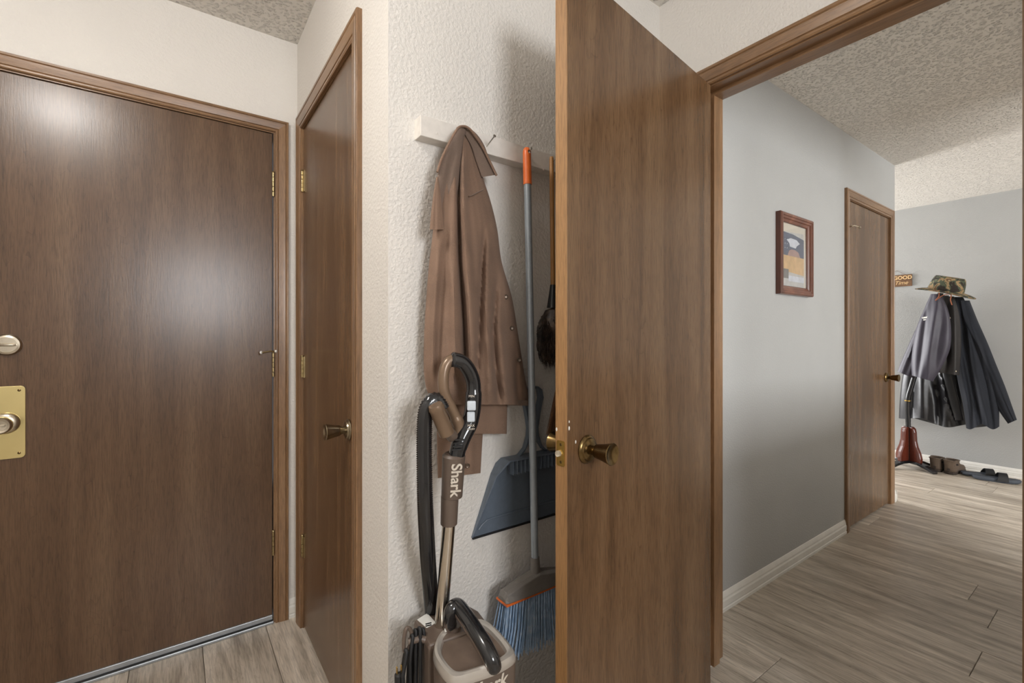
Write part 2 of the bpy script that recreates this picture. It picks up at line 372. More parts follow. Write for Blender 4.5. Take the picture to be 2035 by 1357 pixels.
jamb(8, fH, HD0 - 0.003, HD1 + 0.003, ZD + 0.003, 0.001, -0.11, 'brown jamb around the hall door leaf', (M_jambz, M_casx))
# baseboards
BP = [(0, 0), (0.013, 0), (0.013, 0.012), (0.010, 0.016), (0.012, 0.022), (0.012, 0.045), (0.009, 0.052), (0.009, 0.060), (0.006, 0.070), (0.003, 0.078), (0, 0.080)]
def baseboard(name, p0, p1, nrm, label):
    p0, p1, nrm = Vector(p0), Vector(p1), Vector(nrm)
    b = MB().loft([[p + nrm * u + Vector((0, 0, z)) for u, z in BP] for p in (p0, p1)], True)
    return tag(b.build(name, M_white), label, 'baseboard', kind='structure')
baseboard('baseboard_entry', (DR + 0.060, YA, 0), (X2 - 0.001, YA, 0), (0, -1, 0), 'short white baseboard in the corner beside the entry door')
baseboard('baseboard_closet', (X2, C1 + 0.068, 0), (X2, YA - 0.013, 0), (-1, 0, 0), 'tiny white baseboard between entry corner and closet casing')
baseboard('baseboard_alcove', (X2 + 0.09, YH, 0), (XH, YH, 0), (0, -1, 0), 'white baseboard along the alcove wall behind the vacuum')
baseboard('baseboard_hall', (XH2, YH, 0), (HD0 - 0.064, YH, 0), (0, -1, 0), 'white moulded baseboard along the grey hall wall')
baseboard('baseboard_hall_end', (HD1 + 0.064, YH, 0), (XE + 0.012, YH, 0), (0, -1, 0), 'white baseboard at the corner beyond the hall door')
baseboard('baseboard_hall_return', (XE, YH - 0.013, 0), (XE, YN, 0), (1, 0, 0), 'white baseboard turning the corner into the back room')
baseboard('baseboard_far', (XF, YK, 0), (XF, YN, 0), (-1, 0, 0), 'white baseboard along the far wall behind shoes')

# ------------------------------------------------------------------ doors
def hinge(parent, p, along, out, ht=0.09, leaf=0.0, mat=None):
    """barrel at p (centre) proud of the leaf; leaf plates along +-along"""
    mat = mat or M_hinge; p, along, out = Vector(p), Vector(along), Vector(out)
    b = MB(); k = 5; hh = ht / k
    for i in range(k):
        z0 = -ht / 2 + i * hh
        b.lathe([(0.0045, z0 + 0.0006), (0.0052, z0 + 0.0012), (0.0052, z0 + hh - 0.0012), (0.0045, z0 + hh - 0.0006)], Matrix.Translation(p + out * 0.004), 10)
    b.lathe([(0.004, ht / 2), (0.006, ht / 2 + 0.001), (0.005, ht / 2 + 0.004), (0.002, ht / 2 + 0.006)], Matrix.Translation(p + out * 0.004), 10)
    o = b.build('hinge', mat, parent, smooth=True)
    if leaf:
        q = p + along * leaf / 2
        def fn(a, z, d): return q + along * a + Vector((0, 0, z)) + out * d
        MB().prism([(-leaf / 2, -ht / 2), (leaf / 2, -ht / 2), (leaf / 2, ht / 2), (-leaf / 2, ht / 2)], -0.003, 0.0018, fn).build('hinge_leaf', mat, o)
    return o
KNOB = [(0.0, 0.0), (0.033, 0.0), (0.034, 0.003), (0.031, 0.007), (0.028, 0.008), (0.026, 0.012), (0.020, 0.014), (0.016, 0.016)]
KNOB2 = [(0.011, 0.012), (0.011, 0.022), (0.014, 0.026), (0.0165, 0.030), (0.0175, 0.036), (0.0205, 0.052), (0.0245, 0.068), (0.0255, 0.071), (0.0245, 0.0725), (0.0225, 0.072), (0.018, 0.0695), (0.010, 0.067), (0.003, 0.066)]
def knob(parent, p, d, mat, k=1.0):
    M = lookto(p, d) @ Matrix.Scale(k, 4)
    o = MB().lathe(KNOB, M, 32).build('knob_rosette', mat, parent, smooth=True)
    MB().lathe(KNOB2, M, 32).build('knob', mat, o, smooth=True)
    return o

# entry door
d1 = thing('door_1', 'wide dark brown wood entry door with deadbolt and brass plate', 'door', ((DL + DR) / 2, YA, 0), kind='structure')
MB().box((DL, YA + 0.001, 0.022), (DR, YA + 0.045, ZD)).build('leaf', M_door, d1, bevel=0.002)
MB().box((DL - 0.002, YA - 0.012, 0.0), (DR + 0.004, YA + 0.09, 0.012)).build('threshold', M_alu, d1, bevel=0.003)
MB().box((DL, YA - 0.006, 0.014), (DR, YA + 0.001, 0.036)).build('door_sweep', M_alu, d1, bevel=0.002)
MB().box((DL, YA - 0.009, 0.009), (DR, YA - 0.002, 0.018)).build('sweep_rubber', M_rub, d1)
for z in (1.82, 1.072, 0.33): hinge(d1, (DR + 0.003, YA, z), (-1, 0, 0), (0, -1, 0), 0.10)
pin = MB()
hp = Vector((DR + 0.003, YA - 0.006, 1.128))
pin.tube([hp, hp + Vector((-0.012, -0.022, 0.002)), hp + Vector((-0.045, -0.030, -0.004))], 0.0028, 8)
po = pin.build('hinge_pin_stop', M_hinge, d1, smooth=True)
MB().lathe([(0.002, 0), (0.006, 0.001), (0.007, 0.006), (0.004, 0.009)], lookto(hp + Vector((-0.045, -0.030, -0.004)), (-0.8, 0.5, 0)), 12).build('rubber_tip', M_white, po, smooth=True)
MB().lathe([(0.002, 0), (0.005, 0.001), (0.006, 0.006), (0.003, 0.009)], lookto(hp + Vector((0.004, -0.004, 0)), (0.9, -0.4, 0)), 12).build('rubber_tip', M_white, po, smooth=True)
c = onY(15, 685, YA)
db = MB().lathe([(0.0, 0), (0.034, 0), (0.034, 0.004), (0.030, 0.011), (0.024, 0.013), (0.0235, 0.011), (0.0, 0.0115)], lookto((c.x, YA, c.z), (0, -1, 0)), 36).build('deadbolt_rosette', M_nick, d1, smooth=True)
MB().lathe([(0.006, -0.026), (0.008, -0.020), (0.0085, 0), (0.008, 0.020), (0.006, 0.026)], Matrix.Translation((c.x - 0.004, YA - 0.018, c.z)) @ Matrix.Rotation(R(90), 4, 'Y') @ Matrix.Diagonal((0.5, 1.3, 1, 1)), 14).build('thumb_turn', M_nick, db, smooth=True)
tr, br = onY(51, 766, YA), onY(51, 908, YA)
def rrect(a0, a1, b0, b1, r, n=5):
    out = []
    for (cx, cy, s) in ((a1 - r, b1 - r, 0), (a0 + r, b1 - r, 90), (a0 + r, b0 + r, 180), (a1 - r, b0 + r, 270)):
        out += [(cx + r * math.cos(R(s + 90 * k / n)), cy + r * math.sin(R(s + 90 * k / n))) for k in range(n + 1)]
    return out
pc = onY(18, 840, YA)
plt = MB().prism(rrect(tr.x - 0.088, tr.x, br.z, tr.z, 0.012), 0, 0.003, fA).build('brass_plate', M_plate, d1, bevel=0.0008)
for dz in (tr.z - 0.014, br.z + 0.016):
    for dx in (tr.x - 0.014, tr.x - 0.074):
        MB().lathe([(0.0005, 0), (0.0042, 0.0001), (0.0042, 0.0012), (0.003, 0.002), (0.0005, 0.0022)], lookto((dx, YA - 0.003, dz), (0, -1, 0)), 12).build('screw', M_brass, plt, smooth=True)
kc = (tr.x - 0.044, YA - 0.003, pc.z)
kr = MB().lathe([(0, 0), (0.034, 0), (0.034, 0.003), (0.030, 0.010), (0.022, 0.013), (0.018, 0.014)], lookto(kc, (0, -1, 0)), 32).build('knob_rosette', M_nick, d1, smooth=True)
kb = MB().lathe([(0.016, 0.010), (0.015, 0.026), (0.018, 0.032), (0.025, 0.040), (0.027, 0.050), (0.026, 0.060), (0.022, 0.064), (0.016, 0.062), (0.015, 0.058), (0.002, 0.057)], lookto(kc, (0, -1, 0)), 32).build('knob', M_nick, kr, smooth=True)
MB().box((-0.011, -0.003, 0.056), (0.011, 0.003, 0.063), lookto(kc, (0, -1, 0))).build('turn_button', M_nick, kr, bevel=0.001)

# closet door
d2 = thing('door_2', 'narrow brown closet door with pewter knob beside the entry door', 'door', (X2, (C0 + C1) / 2, 0), kind='structure')
MB().box((X2 + 0.001, C0, 0.012), (X2 + 0.036, C1, ZD)).build('leaf', M_door2, d2, bevel=0.002)
for z in (1.82, 1.065, 0.335): hinge(d2, (X2, C1 + 0.002, z), (0, -1, 0), (-1, 0, 0), 0.085, leaf=0.018)
c = onX(700, 857, X2); knob(d2, (X2, max(c.y, C0 + 0.055), c.z), (-1, 0, 0), M_bron, 0.95)

# open door to the hall
d3 = thing('door_3', 'tall brown veneer door standing open into the entry', 'door', (1.47, 0.895, 0), kind='structure')
P0 = Vector((1.4655, 0.8745, 0)); P1 = onZ(1220, 0, 2.04); dv = Vector((P1.x - P0.x, P1.y - P0.y, 0)).normalized(); nv = Vector((-dv.y, dv.x, 0))   # dv: hinge -> free edge, nv: towards the camera
if nv.y > 0: nv = -nv
WD, TK = 0.757, 0.035
def fO(a, z, p): return P0 + dv * a + nv * p + Vector((0, 0, z))
MB().prism([(0, 0.012), (WD, 0.012), (WD, 2.04), (0, 2.04)], 0, -TK, fO).build('leaf', M_doorO, d3, bevel=0.0015)
MB().prism([(WD - 0.0005, 0.014), (WD + 0.0012, 0.014), (WD + 0.0012, 2.039), (WD - 0.0005, 2.039)], -0.0008, -TK + 0.0008, fO).build('lock_stile_edge', M_edge, d3)
def on_door(x, y):
    d = ray(x, y); t_ = nv.dot(P0 - Vector((0, 0, H))) / nv.dot(d); p = d * t_ + Vector((0, 0, H))
    return (p - P0).dot(dv), p.z
ka, kz = on_door(1166, 892)
knob(d3, fO(ka, kz, 0), nv, M_brass, 1.0); knob(d3, fO(ka, kz, -TK), -nv, M_brass, 1.0)
eM = lambda a, z, p: fO(WD + 0.0012 + p, z, a)     # a across the edge (0 .. -TK)
z0, z1 = kz - 0.030, kz + 0.028
fp = MB().prism(rrect(-TK + 0.005, -0.006, z0, z1, 0.005, 4), 0, 0.0014, eM).build('latch_plate', M_brass2, d3)
for z in (z0 + 0.009, z1 - 0.009): MB().lathe([(0.0004, 0), (0.0036, 0.0002), (0.003, 0.001), (0.0004, 0.0006)], lookto(eM(-TK / 2, z, 0.0012), dv), 12).build('screw', M_brass, fp, smooth=True)
MB().prism([(a, b) for a, b in [(0.0075 * math.cos(R(t)), 0.0075 * math.sin(R(t))) for t in range(0, 360, 30)]], 0, 0.009, lambda a, b, d: eM(-TK / 2 - 0.003 + a, kz - 0.001 + b, 0.001 + d * (1.0 if a < 0 else 0.45))).build('latch_bolt', M_nick, fp, bevel=0.0008)
for (px, py, r) in ((1131, 838, 0.0022), (1131, 851, 0.0036), (1144, 878, 0.0030)):
    a, z = on_door(px, py); MB().lathe([(0.0003, 0), (r, 0.0001), (r * 0.8, 0.0007), (0.0003, 0.001)], lookto(fO(a, z, 0), nv) @ Matrix.Diagonal((0.75, 1.4, 1, 1)), 10).build('paint_fleck', M_white, d3, smooth=True)
MB().lathe([(0.0003, 0), (0.003, 0.0001), (0.0025, 0.0007), (0.0003, 0.001)], lookto(eM(-TK + 0.004, kz + 0.052, 0), dv) @ Matrix.Diagonal((0.8, 1.5, 1, 1)), 10).build('paint_fleck', M_white, d3, smooth=True)
for z in (1.83, 1.05, 0.25): hinge(d3, Vector((XH - 0.0165, HO1 - 0.001, z)), (1, 0, 0), (0, 0, 0), 0.09)

# hall door
d4 = thing('door_4', 'brown door in the hall with a hook on its top hinge', 'door', ((HD0 + HD1) / 2, YH, 0), kind='structure')
MB().box((HD0, YH + 0.001, 0.012), (HD1, YH + 0.036, ZD)).build('leaf', M_doorH, d4, bevel=0.002)
for z in (1.815, 1.063, 0.33): hinge(d4, (HD0 - 0.002, YH, z), (1, 0, 0), (0, -1, 0), 0.09, leaf=0.016, mat=M_brass)
hp = Vector((HD0 - 0.002, YH - 0.006, 1.868))
po = MB().tube([hp, hp + Vector((0.012, -0.022, 0.004)), hp + Vector((0.045, -0.034, -0.002))], 0.003, 8).build('hinge_pin_stop', M_nick, d4, smooth=True)
MB().tube([hp + Vector((0.045, -0.034, -0.002)), hp + Vector((0.062, -0.034, -0.004))], 0.007, 10).build('rubber_tip', M_nick, po, smooth=True)
MB().tube([hp + Vector((0, 0, -0.006)), hp + Vector((-0.010, -0.016, 0)), hp + Vector((-0.022, -0.018, 0))], 0.003, 8).build('pin_arm', M_nick, po, smooth=True)
c = onY(1762, 745, YH); knob(d4, (HD1 - 0.06, YH, 0.905), (0, -1, 0), M_brass, 1.0)

# entry ceiling lamp
lamp = thing('ceiling_lamp_offscreen', 'round frosted glass ceiling lamp over the entry', 'lamp', (-0.50, 0.86, CE))
MB().lathe([(0.0, 0), (0.10, 0), (0.10, -0.02), (0.08, -0.03), (0.0, -0.03)], Matrix.Translation((-0.50, 0.86, CE)), 32).build('canopy', M_nick, lamp, smooth=True)
m, nt, b = base('lamp_glass'); b.inputs['Emission Color'].default_value = (1.0, 0.97, 0.93, 1); b.inputs['Emission Strength'].default_value = 88; b.inputs['Base Color'].default_value = (0.9, 0.88, 0.84, 1)
MB().lathe([(0.0, -0.10), (0.05, -0.097), (0.09, -0.085), (0.12, -0.062), (0.132, -0.035), (0.13, -0.022), (0.0, -0.022)], Matrix.Translation((-0.50, 0.86, CE)), 32).build('glass_shade_offscreen', m, lamp, smooth=True)

# ------------------------------------------------------------------ coat rail
RZ0, RZ1, RY = 1.683, 1.735, YH - 0.036
rail = thing('coat_rail', 'white painted wooden rail with nails on the alcove wall', 'coat rail', (0.9, YH, RZ0))
MB().box((0.487, RY, RZ0), (1.30, YH + 0.001, RZ1)).build('board', M_rail, rail, bevel=0.0015)
for (px, py, r) in ((868, 265, 0.003), (1080, 337, 0.003)):
    c = onY(px, py, RY); MB().lathe([(0.0003, 0), (r, 0.0002), (r * 0.7, 0.001), (0.0003, 0.0012)], lookto((c.x, RY, c.z), (0, -1, 0)), 10).build('screw_head', M_rail, rail, smooth=True)
def nail(p, tip, r=0.0017):
    p, tip = Vector(p), Vector(tip); d = (tip - p).normalized()
    MB().tube([p - d * 0.012, tip - d * 0.0015], r, 8).lathe([(r, -0.0015), (0.0042, -0.001), (0.0042, 0.0), (0.0005, 0.0005)], lookto(tip, d), 10).build('nail', M_steel, rail, smooth=True)
NB = onY(967, 291, RY); nail((NB.x, RY, NB.z), onY(983, 270, RY - 0.05))
NC = onY(1047, 306, RY); nail((NC.x - 0.002, RY, NC.z - 0.002), onY(1055, 295, RY - 0.064))
ND = onY(1096, 322, RY); nail((ND.x + 0.003, RY, ND.z - 0.002), onY(1108, 312, RY - 0.05))
NA = onY(916, 262, RY); nail((NA.x, RY, NA.z - 0.010), (NA.x + 0.002, RY - 0.036, NA.z - 0.004))
nail((0.99, RY, 1.712), (0.992, RY - 0.045, 1.725))

# ------------------------------------------------------------------ garments
def interp(rows, v):
    """rows sorted by first value; smooth interpolation of the other values"""
    n = len(rows); t = v * (n - 1); i = min(int(t), n - 2); f = t - i
    a, b, c, d = rows[max(i - 1, 0)], rows[i], rows[i + 1], rows[min(i + 2, n - 1)]
    return [0.5 * ((2 * b[k]) + (c[k] - a[k]) * f + (2 * a[k] - 5 * b[k] + 4 * c[k] - d[k]) * f * f + (3 * b[k] - 3 * c[k] + d[k] - a[k]) * f ** 3) for k in range(len(b))]
def garment(name, rows, fn, depth, mat, parent, creases=(), back=0.02, nv_=70, nu=72, ripple=0.0, rn=5, seed=0, hem=0.0, round_=0.55, skew=None, solidtop=True):
    """closed draped shell. rows: (ypix, xleft, xright) from top to hem; fn(px, py, depth) -> place;
    depth(v): bulge of the front; creases: (list of (ypix, u), width, height) ridges (+) or folds (-)"""
    b = MB(); rnd = random.Random(seed); ph = [rnd.random() * 6.28 for _ in range(12)]
    rings = []; half = nu // 2
    for i in range(nv_ + 1):
        v = i / nv_; y, xl, xr = interp(rows, v); D = depth(v)
        ring = []
        def height(u):
            e = max(0.0, 1 - (2 * u - 1) ** 2); d = D * e ** round_
            if ripple: d += ripple * min(1, 0.25 + v) * e ** 0.3 * (math.sin(u * rn * 6.28 + ph[0] + v * 1.3) * 0.6 + math.sin(u * rn * 1.73 * 6.28 + ph[1] - v * 2.1) * 0.4)
            for line, wd, h in creases:
                if y < line[0][0] - 25 or y > line[-1][0] + 25: continue
                for k in range(len(line) - 1):
                    if line[k][0] <= y <= line[k + 1][0] or (k == 0 and y < line[0][0]) or (k == len(line) - 2 and y > line[-1][0]):
                        f = min(1, max(0, (y - line[k][0]) / (line[k + 1][0] - line[k][0]))); uc = line[k][1] + (line[k + 1][1] - line[k][1]) * f; break
                xcur = xl + (xr - xl) * u; fade = min(1, max(0, (y - line[0][0] + 25) / 50)) * min(1, max(0, (line[-1][0] + 25 - y) / 50))
                q = (xcur - uc) / wd
                d += h * fade * e ** 0.25 * math.exp(-q * q)
            return d
        hs = (math.sin(v * 40 + ph[2]) * 0.3) if hem == 0 else 0
        for k in range(half + 1):
            u = 0.5 - 0.5 * math.cos(math.pi * k / half); yy = y + (hem * math.sin(u * 9 + ph[3]) * v ** 6)
            if skew: yy += skew(u, v)
            ring.append(fn(xl + (xr - xl) * u, yy, height(u)))
        for k in range(half - 1, 0, -1):
            u = 0.5 - 0.5 * math.cos(math.pi * k / half); e = 1 - (2 * u - 1) ** 2; yy = y + (hem * math.sin(u * 9 + ph[3]) * v ** 6)
            if skew: yy += skew(u, v)
            ring.append(fn(xl + (xr - xl) * u, yy, -back * e ** 0.5))
        rings.append(ring)
    b.loft(rings, True)
    return b.build(name, mat, parent, smooth=60)
# the brown jacket: pixels give its outline on a plane just in front of the rail
YJ = RY - 0.012
fJ = lambda px, py, d: (lambda p: Vector((p.x, p.y, p.z)))(onY(px, py, YJ - d))
M_jac = cloth('brown_canvas', (124, 99, 82), scale=700, var=0.13)
M_jacin = cloth('brown_canvas_inside', (112, 94, 82), scale=700, var=0.10)
M_snap = plain('snap_metal', (96, 82, 70), 0.35, 0.6)
jk = thing('jacket', 'faded brown canvas jacket hanging by its collar from the rail', 'jacket', (NA.x, YJ, 0.82))
jb = garment('body', [(262, 910, 928), (300, 893, 944), (345, 876, 957), (400, 866, 975), (455, 861, 988), (520, 853, 997), (590, 847, 1017), (660, 843, 1029), (730, 842, 1040), (775, 848, 1048), (804, 862, 1051)], fJ,
    lambda v: 0.010 + 0.034 * min(1, v * 3), M_jac, jk,
    creases=[([(280, 913), (400, 912), (520, 914), (640, 922), (760, 925)], 5, -0.0300), ([(300, 916), (420, 921), (560, 932), (700, 940), (800, 945)], 9, 0.0210),
             ([(470, 962), (560, 957), (680, 951), (790, 946)], 5, -0.0195), ([(500, 968), (620, 968), (800, 974)], 8, 0.0150),
             ([(560, 988), (660, 980), (740, 985), (800, 992)], 5, -0.0180), ([(640, 992), (720, 1000), (800, 1006)], 7, 0.0135),
             ([(470, 885), (600, 875), (740, 868)], 8, -0.0150), ([(520, 870), (640, 862), (760, 862)], 7, 0.0120),
             ([(540, 900), (660, 905), (770, 902)], 7, 0.0150), ([(380, 941), (388, 960)], 10, -0.0060), ([(700, 1025), (800, 1030)], 5, -0.0120)], back=0.012, nv_=110, nu=150, ripple=0.002, rn=6, seed=3)
garment('rear_panel', [(700, 862, 960), (780, 866, 962), (850, 868, 960), (905, 869, 957), (944, 870, 955)], lambda a, b_, d: fJ(a, b_, d - 0.016), lambda v: 0.006, M_jac, jk,
    creases=[([(800, 935), (940, 938)], 6, 0.006)], back=0.004, nv_=40, nu=60, skew=lambda u, v: v * v * (6 - 10 * u))
garment('front_hem', [(700, 880, 1000), (780, 890, 1008), (815, 893, 1008), (862, 896, 1007)], lambda a, b_, d: fJ(a, b_, d - 0.003), lambda v: 0.008, M_jac, jk,
    creases=[([(790, 960), (805, 960)], 30, 0.006), ([(812, 950), (814, 950)], 60, -0.004)], back=0.006, nv_=44, nu=60, ripple=0.0015, rn=4)
garment('cuff', [(795, 1008, 1052), (806, 1010, 1051)], lambda a, b_, d: fJ(a, b_, d + 0.016), lambda v: 0.006, M_jacin, jk, back=0.006, nv_=8, nu=30, ripple=0.002, rn=9)
# collar: a folded band lying over the nail with two hanging points
cl = garment('collar_flap', [(252, 908, 932), (275, 896, 922), (310, 881, 917), (345, 870, 914), (390, 864, 908), (430, 860, 896), (456, 857, 882)], lambda a, b_, d: fJ(a, b_, d + 0.014 + 0.010 * min(1, (b_ - 252) / 60)), lambda v: 0.008, M_jacin, jk,
    creases=[([(290, 903), (350, 890), (430, 876)], 6, -0.006)], back=0.004, nv_=50, nu=50)
garment('collar_point', [(352, 867, 871), (380, 862, 875), (420, 857, 879), (456, 854, 882)], lambda a, b_, d: fJ(a, b_, d + 0.034), lambda v: 0.006, M_jac, jk, back=0.003, nv_=40, nu=36, ripple=0.0012, rn=2)
garment('collar_flap', [(252, 912, 930), (268, 924, 948), (290, 936, 962), (315, 944, 971), (335, 951, 980), (352, 957, 988)], lambda a, b_, d: fJ(a, b_, d + 0.014), lambda v: 0.007, M_jacin, jk,
    creases=[([(262, 925), (300, 950)], 5, -0.004)], back=0.004, nv_=46, nu=44, skew=lambda u, v: -5 * u * v)
MB().tube(spline([fJ(869, 342, 0.03), fJ(880, 310, 0.03), fJ(905, 262, 0.03), fJ(918, 251, 0.026), fJ(935, 258, 0.03), fJ(958, 290, 0.028), fJ(972, 318, 0.026), fJ(987, 349, 0.024)], 6), 0.0032, 8).build('collar_seam', M_jac, jk, smooth=True)
MB().tube(spline([fJ(932, 390, 0.048), fJ(940, 387, 0.047), fJ(950, 382, 0.044), fJ(960, 377, 0.037)], 6), 0.0016, 6).build('sleeve_seam', M_jacin, jk, smooth=True)
for (px, py, d) in ((1005, 590, 0.016), (1017, 652, 0.018), (1031, 715, 0.018), (929, 925, -0.004)):
    c = fJ(px, py, d + 0.004); MB().lathe([(0.0005, 0), (0.0062, 0.0004), (0.0065, 0.002), (0.005, 0.003), (0.003, 0.0022), (0.0005, 0.0024)], lookto(c, (-0.35, -0.9, 0)), 16).build('snap_button', M_snap, jk, smooth=True)

# ------------------------------------------------------------------ broom
M_ora = plain('orange_plastic', (224, 110, 48), 0.38)
M_silver = plain('grey_metal_pole', (150, 157, 163), 0.3, 0.25, var=0.05)
M_greyp = plain('taupe_grey_plastic', (116, 110, 104), 0.42)
M_slate = plain('slate_plastic', (100, 110, 122), 0.4)
m, nt, b = base('blue_bristle')
v = coords(nt); nz = N(nt, 'ShaderNodeTexNoise', Scale=60.0); nt.links.new(v, nz.inputs['Vector'])
nt.links.new(ramp(nt, nz.outputs['Fac'], [(0.3, lin((118, 146, 178))), (0.6, lin((158, 182, 208))), (0.8, lin((198, 206, 214)))]), b.inputs['Base Color']); b.inputs['Roughness'].default_value = 0.5
M_bris = m
BY0, BY1 = RY - 0.034, YH - 0.080
bt = onY(1047, 297, BY0); bb = onY(1063, 1108, BY1)
broom = thing('broom', 'push broom with orange-tipped grey pole and blue bristles hanging on rail', 'broom', (bb.x, BY1, 0.25))
ax = (bb - bt).normalized(); Lp = (bb - bt).length
MB().tube([bt + ax * 0.006, bt + ax * 0.094, bt + ax * 0.098], [0.0115, 0.0120, 0.0118], 20).build('orange_grip', M_ora, broom, smooth=True)
MB().lathe([(0.0005, -0.006), (0.006, -0.0045), (0.0095, -0.001), (0.0112, 0.006), (0.0115, 0.012)], lookto(bt, ax), 20).build('grip_cap', M_ora, broom, smooth=True)
cut = MB().tube([Vector((NC.x - 0.002, RY, NC.z - 0.0045)), onY(1055, 295, RY - 0.064) + Vector((0, 0, -0.0030))], 0.0050, 14).build('cutter', M_ora)
for gp in [o for o in broom.children if o.name.startswith(('orange_grip', 'grip_cap'))]:
    mo = gp.modifiers.new('hole', 'BOOLEAN'); mo.operation = 'DIFFERENCE'; mo.solver = 'EXACT'; mo.object = cut
    bpy.context.view_layer.update(); me = bpy.data.meshes.new_from_object(gp.evaluated_get(bpy.context.evaluated_depsgraph_get()))
    gp.modifiers.clear(); gp.data = me
bpy.data.objects.remove(cut, do_unlink=True)
MB().tube([bt + ax * 0.096, bt + ax * (Lp + 0.01)], 0.0102, 20).build('pole', M_silver, broom, smooth=True)
so = MB().tube([bb - ax * 0.002, bb + ax * 0.018, bb + ax * 0.045], [0.0125, 0.0135, 0.015], 20).build('socket', M_greyp, broom, smooth=True)
hz = bb.z - 0.040; hx = bb.x + 0.004
hl = onY(997, 1172, BY1).x
HW = hx - hl
def fB(a, z, d): return Vector((hx + a, BY1 + d, z))
hd = MB()
for s0 in (1,):
    rings = []
    for a, zt, dy in ((-HW, hz - 0.032, 0.020), (-HW * 0.93, hz - 0.020, 0.024), (-HW * 0.35, hz - 0.004, 0.028), (0, hz + 0.004, 0.028), (HW * 0.35, hz - 0.004, 0.028), (HW * 0.93, hz - 0.020, 0.024), (HW, hz - 0.032, 0.020)):
        zb = hz - 0.044
        rings.append([fB(a, zb, -dy), fB(a, zb, dy), fB(a, zt - 0.004, dy * 0.75), fB(a, zt, dy * 0.3), fB(a, zt, -dy * 0.3), fB(a, zt - 0.004, -dy * 0.75)])
    hd.loft(rings, True)
hd.build('head', M_greyp, broom, bevel=0.002)
MB().box((hx - HW - 0.001, BY1 - 0.025, hz - 0.050), (hx + HW + 0.001, BY1 + 0.025, hz - 0.044)).build('orange_strip', M_ora, broom, bevel=0.001)
br_ = MB(); rb = random.Random(5)
for i in range(46):
    for jrow in range(7):
        u = -1 + 2 * (i + rb.random() * 0.8) / 46; dy = -0.020 + 0.040 * jrow / 6
        p = fB(u * HW * 0.97, hz - 0.049, dy); ln = 0.155 + rb.uniform(-0.012, 0.006) - 0.012 * abs(u)
        q = p + Vector((u * 0.030 + rb.uniform(-0.004, 0.004) - 0.006, dy * 0.35 + rb.uniform(-0.003, 0.003), -ln)); mid = (p + q) / 2 + Vector((-u * 0.006, 0, 0))
        br_.tube([p, mid, q], [0.0012, 0.0015, 0.0016], 4)
tag(br_.build('bristles', M_bris, broom, fix=False), 'flared blue plastic bristles', kind='stuff')

# ------------------------------------------------------------------ dustpan
DY = YH - 0.0005
dpc = onY(1053, 905, DY).x
lipz = onY(936, 1068, DY).z; lipx = onY(936, 1068, DY).x; topz = onY(1000, 908, DY).z; topx = onY(995, 910, DY).x
hwl, hwt = dpc - lipx, dpc - topx
dp = thing('dustpan', 'large slate blue dustpan hanging against the wall behind the broom', 'dustpan', (dpc, DY, lipz))
fP = lambda a, z, d: Vector((dpc + a, DY - d, z))
out = [(-hwl, lipz), (-hwt - 0.035, topz - 0.040), (-hwt - 0.018, topz - 0.012), (-hwt, topz), (hwt, topz), (hwt + 0.018, topz - 0.012), (hwt + 0.035, topz - 0.040), (hwl, lipz)]
MB().prism(out, 0.0, 0.004, fP).build('pan', M_slate, dp, bevel=0.001)
rim = MB(); R0 = [Vector((a, z, 0)) for a, z in out]
inn = [Vector((a * 0.955, lipz + (z - lipz) * (0.955 if z > lipz + 0.01 else 1), 0)) for a, z in out]
prof = []
rings = []
for k, (o_, n_) in enumerate(zip(R0, inn)):
    h = 0.006 if k in (0, 7) else (0.030 if k in (1, 6) else 0.046)
    rings.append([fP(o_.x, o_.y, 0.002), fP(o_.x * 0.99 + n_.x * 0.01, o_.y, h), fP(n_.x * 0.5 + o_.x * 0.5, n_.y * 0.5 + o_.y * 0.5, h), fP(n_.x, n_.y, 0.002)])
rim.loft(rings, True).build('rim', M_slate, dp, bevel=0.001)
MB().tube(spline([fP(-hwl * 0.90, lipz + 0.018, 0.005), fP(-hwl * 0.80, lipz + 0.034, 0.005), fP(-hwl * 0.6, lipz + 0.040, 0.005), fP(hwl * 0.6, lipz + 0.040, 0.005), fP(hwl * 0.80, lipz + 0.034, 0.005), fP(hwl * 0.90, lipz + 0.018, 0.005)], 5), 0.003, 8).build('raised_line', M_slate, dp, smooth=True)
MB().box((-hwl + 0.002, -0.003, 0), (hwl - 0.002, 0.003, 0.005), Matrix.Translation((dpc, DY - 0.005, lipz - 0.004))).build('rubber_lip', M_rub, dp)
for k in range(14):
    a = -hwt + 0.012 + (2 * hwt - 0.024) * k / 13
    MB().prism([(a - 0.0011, topz - 0.042), (a + 0.0011, topz - 0.042), (a + 0.0011, topz - 0.004), (a - 0.0011, topz - 0.004)], 0.030, 0.047, fP).build('comb_tooth', M_slate, dp)
ht_ = onY(1037, 808, DY - 0.02).z
hdl = [(-0.040, topz - 0.004), (-0.022, topz + 0.020), (-0.014, topz + 0.050), (-0.012, topz + 0.075), (-0.020, ht_ - 0.010), (-0.026, ht_ + 0.02), (-0.022, ht_ + 0.045), (-0.012, ht_ + 0.055)]
hdl = [(a * 1.45, z) for a, z in hdl]; hdl = hdl + [(-a, z) for a, z in reversed(hdl)]
hi_ = [(a * 0.62, topz + 0.012 + (z - topz) * 0.93) for a, z in hdl]
hb = MB(); n_ = len(hdl)
vs = [fP(a, z, 0.004) for a, z in hdl] + [fP(a, z, 0.004) for a, z in hi_] + [fP(a, z, 0.020) for a, z in hdl] + [fP(a, z, 0.020) for a, z in hi_]
fs = []
